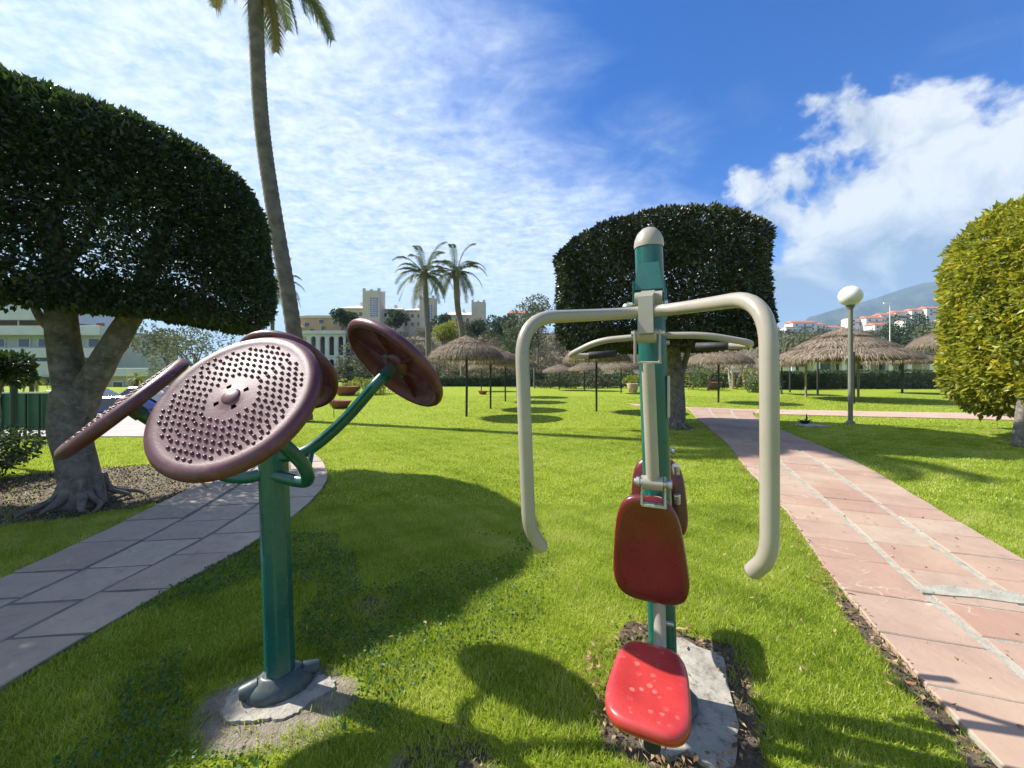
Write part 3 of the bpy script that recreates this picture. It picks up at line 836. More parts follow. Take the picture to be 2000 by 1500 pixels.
def side(sgn, dz=0.0, far=False):
    k = sgn
    # bracket on the post
    prof = [(k * .045, 1.855), (k * .078, 1.850), (k * .118, 1.735), (k * .10, 1.715), (k * .045, 1.70)]
    prism_uf(-.050, .050, prof, [.82, .82, 1.08, 1.08, .95]).build('lever_bracket', M['green'], m2)
    for u in (-.058, .058):
        MB().box(LM(u, k * .085, 1.705), (.006, .075, .13), Mf, .002).build('bracket_cheek', M['green'], m2)
    MB().tube([LM(-.085, k * .11, 1.675), LM(.072, k * .11, 1.675)], .012, 12).build('pivot_bolt', M['steel'], m2)
    MB().lathe([(.0001, .016), (.012, .014), (.019, .004), (.019, 0)], 14, None, LM(-.085, k * .11, 1.668)).build('bolt_cap', M['steel'], m2)
    MB().tube([LM(-.052, k * .11, 1.695), LM(.052, k * .11, 1.695)], .030, 20).build('pivot_sleeve', M['beige'], m2)
    zc = 1.64 - dz
    MB().tube([LM(0, k * .13, 1.70), LM(0, k * .262, zc + .02), LM(0, k * .272, 1.54)], .036, 4, prof=[(.7, .7), (-.7, .7), (-.7, -.7), (.7, -.7)], smooth=False, up=RX).build('lever_arm', M['beige'], m2)
    # U clevis and drop link
    MB().tube([LM(-.055, k * .25, 1.545), LM(.062, k * .25, 1.545)], .011, 10).build('link_bolt', M['steel'], m2)
    MB().tube([LM(-.034, k * .25, 1.535), LM(.034, k * .25, 1.535)], .027, 18).build('link_sleeve', M['beige'], m2)
    mb = MB()
    mb.box(LM(-.043, k * .25, 1.495), (.008, .034, .125), Mf, .002); mb.box(LM(.043, k * .25, 1.495), (.008, .034, .125), Mf, .002)
    mb.box(LM(0, k * .25, 1.437), (.094, .034, .009), Mf, .002)
    mb.build('clevis', M['beige'], m2)
    MB().tube([LM(0, k * .25, 1.436), LM(0, k * .215, 1.0 + dz * .5)], .0235, 18).build('drop_link', M['beige'], m2)
    zb = .985 + dz * .5
    MB().tube([LM(-.036, k * .215, zb), LM(.036, k * .215, zb)], .026, 16).build('lower_sleeve', M['beige'], m2)
    MB().tube([LM(-.068, k * .215, zb), LM(.068, k * .215, zb)], .012, 12).build('lower_bolt', M['steel'], m2)
    for u in (-.06, .055):
        MB().tube([LM(u, k * .215, zb), LM(u + .012, k * .215, zb)], .019, 8).build('bolt_head', M['steel'], m2)
    mb = MB()
    for u in (-.041, .041): mb.box(LM(u, k * .20, zb - .035), (.008, .032, .11), Mf, .002)
    mb.box(LM(0, k * .20, zb - .088), (.09, .032, .012), Mf, .002)
    mb.build('lower_clevis', M['steel'], m2)
    # seat carrier tube
    MB().tube(round_path([LM(0, k * .095, zb - .09), LM(0, k * .10, .42), LM(0, k * .14, .30), LM(0, k * .46, .31)], .06), .0235, 16).build('seat_tube', M['beige'], m2)
    for z in (.44, .62):
        MB().box(LM(.0, k * .066, z - .06), (.03, .05, .03), Mf, .002).build('carrier_link', M['steel'], m2)
        MB().tube([LM(-.02, k * .07, z - .06), LM(.05, k * .07, z - .06)], .009, 8).build('link_pin', M['steel'], m2)
    # backrest and seat
    bz0 = .695 + dz + (0 if k > 0 else .05)
    out = super_out(.160, .112, .222) if k > 0 else super_out(.132, .105, .175)
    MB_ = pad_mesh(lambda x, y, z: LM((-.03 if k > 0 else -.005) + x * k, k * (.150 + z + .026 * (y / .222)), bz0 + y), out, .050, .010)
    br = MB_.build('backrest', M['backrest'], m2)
    for z in (-.07, .06):
        MB().tube([LM((-.11 if k > 0 else .075), k * .098, bz0 + .06 + z), LM((-.11 if k > 0 else .075), k * .085, bz0 + .10 + z)], .015, 10).build('backrest_bolt', M['steel'], br)
    out2 = super_out(.134, .116, .195)
    cen = k * .415
    MB_ = pad_mesh(lambda x, y, z: LM(-.018 * abs(k) + x * (1 if k > 0 else .86), cen - k * y, .385 + z), out2, .050, .004)
    MB_.build('seat', M['seat'], m2)
    MB().box(LM(0, k * .42, .325), (.10, .24, .012), Mf, .002).build('seat_plate', M['steel'], m2)
    MB().tube([LM(0, k * .46, .31), LM(0, k * .575, .308)], .0245, 14).build('tube_plug', M['black'], m2)


side(1, 0.0)
side(-1, 0.09)
# front handlebar
zt = 1.60
hb = [LM(-.312, .60, .845), LM(-.338, .64, .915), LM(-.340, .64, 1.30), LM(-.345, .63, 1.572), LM(-.12, .30, 1.615), LM(0, .245, 1.625), LM(.12, .30, 1.622), LM(.318, .63, 1.592), LM(.310, .64, 1.30), LM(.300, .64, .945), LM(.268, .60, .885)]
hbar = MB().tube(round_path(hb, [.05, .2, .13, .18, .08, .18, .13, .2, .06], 9), .0215, 18).build('handlebar', M['beige'], m2)
for p, q_ in ((hb[0], hb[1]), (hb[-1], hb[-2])):
    d_ = (p - q_).normalized(); MB().tube([p, p + d_ * .006, p + d_ * .011], [.0212, .018, .006], 16).build('end_cap', M['beige'], hbar)
# far handlebar with turned-in grips
fb = [LM(-.245, -.47, 1.505), LM(-.44, -.42, 1.492), LM(-.455, -.33, 1.495), LM(-.28, -.26, 1.565), LM(0, -.245, 1.580), LM(.22, -.26, 1.575), LM(.415, -.33, 1.535), LM(.40, -.42, 1.530), LM(.20, -.47, 1.535)]
fbar = MB().tube(round_path(fb, [.05, .05, .08, .05, .08, .05, .05], 6), .016, 14).build('handlebar', M['beige'], m2)
tag(fbar, 'slimmer rear bar with black grips')
for a, b in ((fb[0], fb[1]), (fb[-1], fb[-2])):
    d_ = (b - a).normalized(); MB().tube([a - d_ * .02, a - d_ * .018, a + d_ * .125, a + d_ * .13], [.014, .021, .021, .018], 14).build('grip', M['black'], fbar)
MB().box(LM(.058, .0, 1.30), (.010, .06, .175), Mf, .002).build('sign_plate', M['plate'], m2)


# ================================================================== TREES
def drum_points(n, c, rx, ry, z0, z1, rt, rb, wob=.05, inner=.35, dens=None):
    """points and normals on a clipped drum-shaped crown"""
    H_ = z1 - z0; Rm = 1.0
    prof = []
    kx = (rx + ry) / 2
    for k in range(12): a = R(90 * k / 11); prof.append((1 - rb / kx + rb / kx * math.sin(a), z0 + rb - rb * math.cos(a), math.sin(a), -math.cos(a)))
    for k in range(12): a = R(90 * k / 11); prof.append((1 - rt / kx + rt / kx * math.cos(a), z1 - rt + rt * math.sin(a), math.cos(a), math.sin(a)))
    prof = [(0.0, z0 + .12, 0, -1)] + prof + [(0.0, z1 + .06, 0, 1)]
    pr = np.array(prof)
    seg = np.hypot(np.diff(pr[:, 0]) * kx, np.diff(pr[:, 1])) * (pr[1:, 0] + pr[:-1, 0]) / 2
    cum = np.r_[0, np.cumsum(seg)]
    u = rng.random(n) * cum[-1]; i = np.clip(np.searchsorted(cum, u) - 1, 0, len(seg) - 1)
    f = (u - cum[i]) / np.maximum(seg[i], 1e-9)
    r = pr[i, 0] * (1 - f) + pr[i + 1, 0] * f; z = pr[i, 1] * (1 - f) + pr[i + 1, 1] * f
    nr = pr[i, 2] * (1 - f) + pr[i + 1, 2] * f; nz = pr[i, 3] * (1 - f) + pr[i + 1, 3] * f
    a = rng.random(n) * 2 * np.pi
    bump = 1 + wob * ((vnoise(a * 3, z, 1.6, 2) - .5) * 1.4 + (vnoise(a * 9, z * 3, 1.3, 5) - .5) * .8)
    depth = np.where(rng.random(n) < inner, rng.random(n) ** .8 * .35, rng.random(n) * .04)
    rr = r * bump * (1 - depth)
    zc = (z0 + z1) / 2
    z = zc + (z - zc) * (1 - depth) * (1 + (bump - 1) * .6)
    P_ = np.stack([c[0] + rr * rx * np.cos(a), c[1] + rr * ry * np.sin(a), z], 1)
    N_ = unit(np.stack([nr * np.cos(a), nr * np.sin(a), nz], 1) + 1e-6)
    if dens is not None:
        k = rng.random(n) < dens(P_); P_, N_, depth = P_[k], N_[k], depth[k]
    return P_, N_, depth


def leafy(name, P_, N_, size, mat, parent, tint, aspect=.5, spread=.9, droop=.15):
    V, Fq = leaf_quads(P_, N_, size, aspect, spread, droop)
    o = npmesh(name, V, Fq, mat, parent, tint=tint); o['kind'] = 'stuff'
    return o


def clump_tint(P_, sc=1.2, lo=0.0, hi=1.0, rnd=.45):
    b = vnoise(P_[:, 0] + P_[:, 2] * .7, P_[:, 1] - P_[:, 2] * .8, sc * 2, 4)
    return np.clip(lo + (hi - lo) * (b * (1 - rnd) + rng.random(len(P_)) * rnd), 0, 1)


def branch_tubes(mb, p, d, length, r, levels, nchild=3, spread=.6, up=.15, rd=random, sides=7, wig=.12):
    n = 4; pts = [p]; rad = [r]; q_ = p.copy(); dd = d.copy()
    for k in range(n):
        dd = (dd + Vector((rd.uniform(-wig, wig), rd.uniform(-wig, wig), rd.uniform(-wig, wig) + up * .2))).normalized()
        q_ = q_ + dd * length / n; pts.append(q_.copy()); rad.append(r * (1 - .45 * (k + 1) / n))
    mb.tube(pts, rad, sides, cap=False)
    if levels > 0:
        for c in range(nchild):
            i = rd.randint(2, n) if c else n
            ax = Vector((rd.uniform(-1, 1), rd.uniform(-1, 1), rd.uniform(-1, 1)))
            nd = (dd + ax * spread + Vector((0, 0, up))).normalized()
            branch_tubes(mb, pts[i], nd, length * rd.uniform(.55, .8), rad[i] * rd.uniform(.55, .75), levels - 1, nchild, spread, up, rd, max(3, sides - 2), wig)


# --- big dark tree on the left
base = Vector((-4.58, 4.22, 0))
T1 = thing('clipped_tree', base, 'big dark round-clipped tree with forked grey trunk left of the knobbly wheels', 'tree', None)
fork = W3(150, 770, 4.25)
trunk = [base + Vector((0, 0, -.05)), W3(163, 960, 4.2), W3(150, 900, 4.2), W3(138, 840, 4.22), fork]
mb = MB()


def butt(a, z): return 1 + max(0, .35 - z) * 1.1 * (.5 + .5 * math.cos(5 * a + 1)) ** 2


tp = smooth_path(trunk, 6)
mb.tube(tp + [fork+Vector((.0,0,.07)),fork+Vector((.0,0,.13)),fork+Vector((0,0,.16))], list(np.interp(np.linspace(0, 1, len(tp)), [0, .12, .3, .6, 1], [.30, .20, .165, .16, .20]))+[.17,.10,.03], 22)
l1 = smooth_path([fork + Vector((-.02, 0, -.12)), W3(128, 690, 4.25), W3(120, 610, 4.25), W3(112, 520, 4.3), W3(95, 400, 4.4)], 6)
mb.tube(l1, list(np.linspace(.150, .09, len(l1))), 18)
l2 = smooth_path([fork + Vector((.02, 0, -.1)), W3(195, 720, 4.25), W3(235, 650, 4.25), W3(270, 590, 4.3), W3(300, 500, 4.3), W3(330, 420, 4.3)], 6)
mb.tube(l2, list(np.linspace(.135, .07, len(l2))), 16)
for pts, r0, r1 in (([l1[12], W3(180, 590, 4.25), W3(240, 570, 4.2), W3(300, 575, 4.1)], .07, .05), ([l2[-14], W3(330, 600, 4.3), W3(385, 575, 4.6), W3(420, 520, 4.8)], .055, .02),
                    ([l1[8], W3(80, 620, 4.2), W3(50, 560, 4.1), W3(10, 520, 4.0)], .05, .02), ([l1[-4], W3(40, 420, 4.6), W3(-40, 380, 4.7)], .06, .03),
                    ([l1[-8], W3(180, 440, 4.8), W3(230, 330, 5.0)], .06, .03), ([l2[-8], W3(400, 470, 4.9), W3(440, 420, 5.1)], .05, .02)):
    sp_ = smooth_path(pts, 5); mb.tube(sp_, list(np.linspace(r0, r1, len(sp_))), 10)
trk = mb.build('trunk', M['bark'], T1)
# flatten jitter: knobbly bark
me = trk.data; co = np.empty(len(me.vertices) * 3); me.vertices.foreach_get('co', co); co = co.reshape(-1, 3)
co[:, :2] *= (1 + (.10 * (vnoise(co[:, 2] * 3 + co[:, 0] * 8, co[:, 1] * 8, 1.0, 3) - .5))[:, None] * np.clip(1.2 - co[:, 2:3] * .2, .3, 1))
me.vertices.foreach_set('co', co.ravel()); me.update()
rd = random.Random(4)
for k in range(13):
    a = k * 2 * math.pi / 13 + rd.uniform(-.2, .2); d_ = Vector((math.cos(a), math.sin(a), 0)); p = base + d_ * .13
    Lr = rd.uniform(.08, .30)
    pts = [p + Vector((0, 0, .30)), p + d_ * .07 + Vector((0, 0, .12)), p + d_ * (.10 + Lr * .5) + Vector((rd.uniform(-.05, .05), rd.uniform(-.05, .05), .045)), p + d_ * (.1 + Lr) + Vector((rd.uniform(-.12, .12), rd.uniform(-.12, .12), -.015))]
    sp_ = smooth_path(pts, 4); MB().tube(sp_, list(np.linspace(.058, .010, len(sp_)) * rd.uniform(.6, 1.15)), 8).build('root', M['bark'], trk)


def gap1(P_):
    v = vnoise(P_[:, 0] * 2.2, P_[:, 2] * 2.2 + P_[:, 1], 1.3, 8)
    low = sstep(P_[:, 2], 3.5, 2.5) * sstep(P_[:, 0], -4.0, -4.9)
    return np.clip(1.05 - .93 * low * (v > .38) - .55 * (v > .62) * sstep(P_[:, 2], 3.6, 2.6), .03, 1)


P_, N_, dp = drum_points(190000, (-4.80, 4.62), 1.62, 1.80, 1.98, 4.06, .78, .28, .05, .42, gap1)
zlo = 1.95 + .50 * sstep(-P_[:, 0], 4.0, 4.9) * sstep(P_[:, 1], 3.4, 5.6)
P_[:, 2] = np.where(P_[:, 2] < zlo, zlo + rng.random(len(P_)) * .25, P_[:, 2])
leafy('crown', P_, N_, rng.uniform(.032, .075, len(P_)), M['leafdark'], T1, clump_tint(P_, 1.5, 0, .95), .5)
tp_ = (rng.random(2600) * 2 * np.pi); rr_ = np.sqrt(rng.random(2600)) * 1.75
Pn = np.stack([-4.78 + rr_ * .86 * np.cos(tp_), 4.62 + rr_ * .9 * np.sin(tp_), 3.98 - .42 * (rr_ / 1.75) ** 3 + rng.random(2600) * .12], 1)
leafy('stray_shoots', Pn, np.tile([0, 0, 1.], (2600, 1)), rng.uniform(.06, .14, 2600), M['leafdark'], T1, np.full(2600, .95), .3, .6, -.2)

P0_ = Vector((-7.3, 3.0, 0))
T1b = thing('clipped_tree', P0_, 'clipped tree beyond the left edge, shading the near end of the curved path', 'tree')
mb = MB(); mb.tube([P0_, P0_ + Vector((.05, 0, 1.2)), P0_ + Vector((0, 0, 3.8))], [.22, .16, .10], 14); mb.build('trunk', M['bark'], T1b)
P_, N_, dp = drum_points(52000, (P0_.x, P0_.y), 1.8, 1.8, 2.0, 5.1, .8, .3, .05, .42)
leafy('crown', P_, N_, rng.uniform(.08, .13, len(P_)), M['leafdark'], T1b, clump_tint(P_, 1.5, 0, .95), .55)

# --- middle clipped tree
base = Vector((4.15, 10.05, 0))
T2 = thing('clipped_tree', base, 'dark drum-shaped clipped tree on a single trunk behind the tall green post', 'tree')
mb = MB()
pts = [base + Vector((.0, 0, -.05)), W3(1322, 800, 10.05), W3(1320, 740, 10.05), W3(1312, 680, 10.05), W3(1300, 620, 10.05)]
sp_ = smooth_path(pts, 6); mb.tube(sp_, list(np.interp(np.linspace(0, 1, len(sp_)), [0, .1, .4, 1], [.31, .225, .19, .17])), 18)
for e in ((1345, 690), (1352, 640), (1340, 560)): pass
b2 = smooth_path([W3(1326, 745, 10.0), W3(1340, 700, 10.0), W3(1352, 660, 9.9), W3(1380, 600, 9.8)], 5); mb.tube(b2, list(np.linspace(.08, .05, len(b2))), 10)
for dx, dy in ((-1.6, -.8), (-1.2, 1), (1.5, -.5), (1, 1.3), (0, -1.8)):
    p0 = W3(1305, 640, 10.05); sp_ = smooth_path([p0, p0 + Vector((dx * .5, dy * .5, .5)), p0 + Vector((dx, dy, 1.4))], 5); mb.tube(sp_, list(np.linspace(.09, .03, len(sp_))), 8)
t2 = mb.build('trunk', M['bark'], T2)
for k in range(9):
    a = k * 2 * math.pi / 9 + .2; d_ = Vector((math.cos(a), math.sin(a), 0)); p = base + d_ * .16
    sp_ = smooth_path([p + Vector((0, 0, .22)), p + d_ * .1 + Vector((0, 0, .08)), p + d_ * .36 + Vector((0, 0, -.02))], 4); MB().tube(sp_, list(np.linspace(.07, .02, len(sp_))), 7).build('root', M['bark'], t2)
P_, N_, dp = drum_points(105000, (3.70, 10.2), 2.50, 2.5, 2.02, 4.78, .36, .45, .045, .38)
# the top is clipped lower on the left
P_[:, 2] -= np.clip((3.4 - P_[:, 0]) / 2.2, 0, 1) ** 1.5 * .16 * np.clip((P_[:, 2] - 3.4) / 1.6, 0, 1)
leafy('crown', P_, N_, rng.uniform(.07, .12, len(P_)), M['leafmid'], T2, clump_tint(P_, 1.1, 0, .97), .5)
n_ = 1800; a = rng.random(n_) * 2 * np.pi; rr_ = np.sqrt(rng.random(n_)) * 2.3
Pn = np.stack([3.72 + rr_ * np.cos(a), 10.2 + rr_ * np.sin(a), 4.77 - .2 * (rr_ / 2.5) ** 4 + rng.random(n_) * .10], 1)
Pn[:, 2] -= np.clip((3.5 - Pn[:, 0]) / 2.6, 0, 1) ** 1.3 * .55
leafy('stray_shoots', Pn, np.tile([0, 0, 1.], (n_, 1)), rng.uniform(.08, .2, n_), M['leafmid'], T2, np.full(n_, .92), .3, .5, -.25)

# --- right yellow-green clipped bush
base = Vector((9.62, 7.5, 0))
T3 = thing('clipped_bush', base, 'tall sunlit yellow-green clipped bush at the right edge of the lawn', 'bush')
mb = MB(); mb.tube([base, base + Vector((.15, .05, .8)), base + Vector((1.4, .4, 2.4))], [.085, .075, .05], 12)
for k in range(8):
    a = k * .8; d_ = Vector((math.cos(a) * .6 + .5, math.sin(a) * .6, .9)); p0 = base + Vector((.25 + .1 * k, .1, .9 + .15 * k)); mb.tube([p0, p0 + d_ * .5, p0 + d_ * 1.1], [.04, .025, .012], 7)
mb.build('trunk', M['bark'], T3)
P_, N_, dp = drum_points(56000, (11.3, 7.95), 1.78, 1.75, .62, 4.95, 1.25, .8, .11, .38)
leafy('crown', P_, N_, rng.uniform(.08, .18, len(P_)) * (.8 + .4 * rng.random(len(P_))), M['leafyellow'], T3, np.clip(clump_tint(P_, 1.8, -.05, 1.05, .55), 0, 1), .44, .85, .05)


# --- palms
def palm(label, base, crown, r0, r1, nf, flen, group, leaflets=34, droop=1.0, mids=None, lw=.035, seed=1, name='palm_tree', mat='frond', up0=75, dn=-45, only=None):
    rd = random.Random(seed)
    root = thing(name, base, label, 'palm tree', group)
    pts = [Vector(base)] + [Vector(m_) for m_ in (mids or [])] + [Vector(crown)]
    sp = smooth_path(pts, 26); n = len(sp)
    rad = [r0 + (r1 - r0) * k / (n - 1) + (.035 if k % 2 else 0) * r0 * 2 for k in range(n)]
    mb = MB().tube(sp, rad, 16)
    mb.build('trunk', M['palmbark'], root)
    cb = MB().lathe([(r1 * 1.0, -r1 * 3.0), (r1 * 1.5, -r1 * 1.2), (r1 * 1.7, 0), (r1 * 1.0, r1 * 1.4), (.001, r1 * 1.8)], 14, None, crown, wob=lambda a, z: 1 + .1 * math.sin(7 * a + z * 20))
    cb.build('crown_boss', M['palmbark'], root)
    Vs = []; Ts = []
    frs = only or [(k * 137.5 + rd.uniform(-14, 14), up0 + (dn - up0) * (k / (nf - 1)) ** .9 + rd.uniform(-8, 8), rd.uniform(.85, 1.08)) for k in range(nf)]
    for fi, (a, e, sc) in enumerate(frs):
        a, e = R(a), R(e); L_ = flen * sc
        h = Vector((math.cos(a), math.sin(a), 0)); pos = Vector(crown) + h * r1 * .6; dd = h * math.cos(e) + Vector((0, 0, math.sin(e)))
        m = 16; rp = [pos.copy()]
        for k in range(m):
            dd = (dd + Vector((0, 0, -.115 * droop * (.3 + 1.2 * k / m)))).normalized(); pos = pos + dd * L_ / m; rp.append(pos.copy())
        fm = MB().tube(rp, list(np.linspace(.035 * flen / 3.2, .007, m + 1)), 5)
        fv = list(fm.v)
        # leaflets as narrow folded blades
        lv = []; lf = []
        for j in range(leaflets * 2):
            s_ = .12 + .86 * (j // 2) / leaflets; sd_ = 1 if j % 2 else -1
            i = min(int(s_ * m), m - 1); p = rp[i].lerp(rp[i + 1], s_ * m - i); tt = (rp[i + 1] - rp[i]).normalized()
            side_ = tt.cross(Vector((0, 0, 1)));
            if side_.length < .05: side_ = tt.cross(h)
            side_.normalize(); upv = side_.cross(tt)
            ll = flen * .17 * math.sin(math.pi * min(1, .12 + s_ * .82)) ** .6 * rd.uniform(.8, 1.15)
            ld = (tt * .75 + side_ * sd_ * 1.0 + upv * rd.uniform(.05, .35)).normalized()
            q1 = p + ld * ll * .5; q2 = p + ld * ll + Vector((0, 0, -ll * .28 * droop))
            wv_ = tt * lw * .5
            b = len(lv); lv += [p - wv_, p + wv_, q1 + wv_, q2, q1 - wv_]; lf.append((b, b + 1, b + 2, b + 3, b + 4))
        fm.add(lv, lf)
        o = fm.build('frond', M[mat], root)
        t_ = o.data.attributes.new('tint', 'FLOAT', 'FACE')
        dead = e < R(-32)
        t_.data.foreach_set('value', np.clip(rng.normal(.97 if dead else .45, .03 if dead else .18, len(o.data.polygons)), 0, 1).astype(np.float32))
    return root


tallc = W3(496, -92, 11.4)
fr_tall = [(-152, -4, .74), (-8, -24, .92), (-20, 8, 1.0), (20, -42, .8), (185, -38, .7), (60, 25, 1), (-60, 30, .9), (100, 40, 1), (150, 30, .9), (-100, 45, .9), (210, 20, .9), (45, 5, .9), (-45, -2, .85), (120, -5, .9), (90, -45, .8), (0, 60, 1), (140, 65, 1), (250, 68, 1), (200, -62, .5), (30, -64, .5)]
palm('very tall palm with a slim leaning trunk, its crown above the photo', W3(596, 822, 11.4) * 1.0, tallc, .205, .185, 18, 2.9, None, 60, 1.25,
     [W3(570, 620, 11.4), W3(533, 400, 11.4), W3(512, 250, 11.4), W3(503, 120, 11.4)], .04, 3, only=fr_tall)
g_ = 'slender palms behind the straw parasols'
b_ = W3(838, 752, 44); b_.z = 0
palm('left one of the twin feathery palms above the straw parasols', b_, W3(829, 535, 44), .30, .27, 25, 4.3, g_, 34, 1.15, [W3(835, 640, 44)], .07, 11, dn=-38)
b_ = W3(905, 750, 46); b_.z = 0
palm('right one of the twin feathery palms, its trunk curving behind a parasol', b_, W3(890, 530, 46), .34, .32, 25, 4.2, g_, 34, 1.3, [W3(902, 650, 46), W3(894, 600, 46)], .07, 12, dn=-45)
b_ = W3(533, 752, 45); b_.z = 0
palm('distant palm half hidden behind the very tall palm trunk', b_, W3(536, 556, 45), .2, .2, 22, 3.8, g_, 30, 1.3, [W3(532, 650, 45)], .07, 13, dn=-30)


# --- general small/mid trees and bushes
def blob_points(n, c, r, seed=0, lobes=7, flat=.8):
    rd = np.random.default_rng(seed)
    lc = rd.normal(size=(lobes, 3)) * np.array([.48, .48, .34]) * r; lr = rd.uniform(.38, .62, lobes) * r
    k = rd.integers(0, lobes, n); d_ = unit(rd.normal(size=(n, 3)))
    P_ = lc[k] + d_ * (lr[k] * rd.uniform(.75, 1.08, n))[:, None]
    P_[:, 2] *= flat
    return P_ + np.array(c), d_


def bushy(name, base, label, cat, r, hgt, n, size, mat, seed, group=None, trunk=.0, flat=.8, lobes=7, lo=0.0, hi=1.0, tr=.08):
    root = thing(name, base, label, cat, group)
    c = Vector(base) + Vector((0, 0, hgt))
    P_, N_ = blob_points(n, c, r, seed, lobes, flat)
    gz_ = base[2] + .02
    P_[:, 2] = np.maximum(P_[:, 2], gz_ + rng.random(len(P_)) * .1)
    leafy('crown' if trunk else 'foliage', P_, N_, rng.uniform(.7, 1.3, len(P_)) * size, M[mat], root, clump_tint(P_, 1.6 / r, lo, hi, .5), .55, 1.1, 0)
    mb = MB(); mb.tube([Vector(base) - Vector((0, 0, .2)), Vector(base) + Vector((.05, 0, hgt * .5)), c], [tr * 1.2, tr, tr * .6], 8)
    for k in range(5):
        a = k * 1.3 + seed; mb.tube([Vector(base) + Vector((0, 0, hgt * .55)), c + Vector((math.cos(a) * r * .5, math.sin(a) * r * .5, r * .1))], [tr * .6, tr * .25], 6)
    mb.build('trunk' if trunk else 'stem', M['bark'], root)
    return root


def bare_tree(base, label, hgt, seed, group, mat='twig', levels=4, r=.12, stems=1, name='bare_tree', spread=.6, cat='tree'):
    rd = random.Random(seed); root = thing(name, base, label, cat, group)
    for s_ in range(stems):
        mb = MB(); a = s_ * 2.4 + seed
        d_ = Vector((math.cos(a) * .35 * (stems > 1), math.sin(a) * .35 * (stems > 1), 1)).normalized()
        branch_tubes(mb, Vector(base) + Vector((math.cos(a) * .1 * (stems > 1), math.sin(a) * .1 * (stems > 1), -.1)), d_, hgt * .42, r, levels, 3, spread, .12, rd, 6, .14)
        mb.build('trunk', M[mat], root)
    return root


# shrub of bare twigs beside the left tree
sh = thing('bare_shrub', (-3.62, 4.9, 0), 'leafless twiggy shrub on bare soil right of the forked trunk', 'shrub')
for k in range(7):
    mb = MB(); rd = random.Random(50 + k); a = k * .9
    branch_tubes(mb, Vector((-3.62 + .12 * math.cos(a), 4.9 + .12 * math.sin(a), -.02)), Vector((math.cos(a) * .9, math.sin(a) * .7, .8)).normalized(), .34, .012, 3, 3, .75, .1, rd, 5, .25)
    mb.build('stem', M['pale_twig'], sh)
bushy('leafy_shrub', (-6.7, 5.0, 0), 'green leafy shrub at the left edge beneath the big tree', 'shrub', .55, .25, 2500, .06, 'leafdark', 31, lo=.4, hi=1)
bushy('small_tree', (-7.75, 5.9, 0), 'small leafy tree at the left edge beside the green fence', 'tree', .34, 1.55, 2200, .075, 'leafdark', 32, trunk=.05, lo=.5, hi=1, tr=.04)

# background trees and shrubs, each placed on the terrain
def onhill(px, D, dz=0.0):
    x = (px - 1000) / F * D; return Vector((x, D, float(hillz(x, D)) + dz))


bg = [  # px, D, height to crown centre px-row, radius m, kind, label, mat
    (380, 40, 690, 3.6, 'olive', 'grey-green roundish tree behind the left wheel'), (325, 47, 672, 2.6, 'olive', 'small grey-green tree left of its rounder neighbour behind the wheels'),
    (668, 105, 618, 2.5, 'pine', 'dark tree in front of the tan house beside the hillside hotel'), (772, 120, 620, 2.9, 'pine', 'dark cone-like tree between two hotel wings'),
    (868, 75, 650, 2.6, 'yellowbush', 'yellow-green shrub tree under the twin palms'), (868, 128, 632, 3.4, 'pine', 'dark tree before the third hotel wing'),
    (925, 118, 640, 4.0, 'pine', 'dark rounded tree on the hillside right of the twin palms'), (970, 112, 634, 4.4, 'pine', 'widest dark tree on the hillside, right of the palms'),
    (1008, 108, 642, 3.8, 'pine', 'dark tree on the hillside beside the left handlebar'), (1050, 70, 612, 4.0, 'olive', 'pale olive tree left of the clipped drum crown'),
    (1030, 62, 650, 3.0, 'olive', 'low olive shrub tree behind the left handlebar corner'), (1010, 60, 690, 3.0, 'hedge', 'dark shrub behind the parasols near the left handlebar'),
    (1770, 120, 652, 5.2, 'pine', 'dark green tree below the red-roofed row'), (1805, 105, 655, 4.8, 'pine', 'dark tree just left of the yellow-green bush'),
    (1600, 110, 668, 6.0, 'olive', 'broad olive-green tree behind the thatched gazebo'), (1560, 120, 668, 4.4, 'olive', 'olive tree left of the gazebo roof'),
    (1845, 90, 665, 5.2, 'olive', 'olive tree hidden partly by the yellow-green bush'), (720, 62, 700, 3.4, 'olive', 'grey-green shrub tree between wheel and arcade'),
    (690, 60, 735, 2.2, 'olive', 'low shrub tree behind the planter bed'), (1330, 62, 700, 3.6, 'olive', 'olive shrub tree behind the middle trunk'),
    (1520, 70, 690, 2.6, 'olive', 'small olive tree right of the right handlebar')]
for k, (px, D, row, r, mt, lab) in enumerate(bg):
    b = onhill(px, D, -.2); zc = CH + (HZ - row) / F * D
    bushy('background_tree', b, lab, 'tree', r, max(.6, zc - b.z), 2400, .40 * (D / 70) ** .8, mt, 100 + k, 'trees beyond the lawn', trunk=1, flat=.85, tr=.18, lobes=9)
ybs = [(690, 26, 'yellow-green plant in the planter bed behind the wheels'), (722, 25, 'yellow-green plant in the bed, left of the raised wheel'), (742, 26.5, 'yellow-green plant half hidden by the raised wheel arm'),
       (1352, 33, 'yellowish shrub beside the clipped tree trunk'), (1455, 33, 'yellowish shrub under the pale twisted trunks'), (1235, 31, 'small flowering shrub in the pale pot left of the post')]
for k, (px, D, lab) in enumerate(ybs):
    bushy('yellow_shrub', ((px - 1000) / F * D, D, 0), lab, 'shrub', .75 if k < 3 else (1.0 if k < 5 else .45), .55 if k < 3 else (.7 if k < 5 else .75), 700, .14, 'yellowbush', 200 + k, 'yellow-green garden shrubs')
bushy('garden_shrub', (17.6, 27.5, 0), 'dark rounded shrub left of the gazebo poles', 'shrub', 1.15, .55, 1400, .13, 'hedge', 221, flat=.7)
bushy('garden_shrub', (15.4, 31, 0), 'dark taller shrub behind the turquoise bin', 'shrub', 1.1, 1.0, 1200, .13, 'hedge', 222)
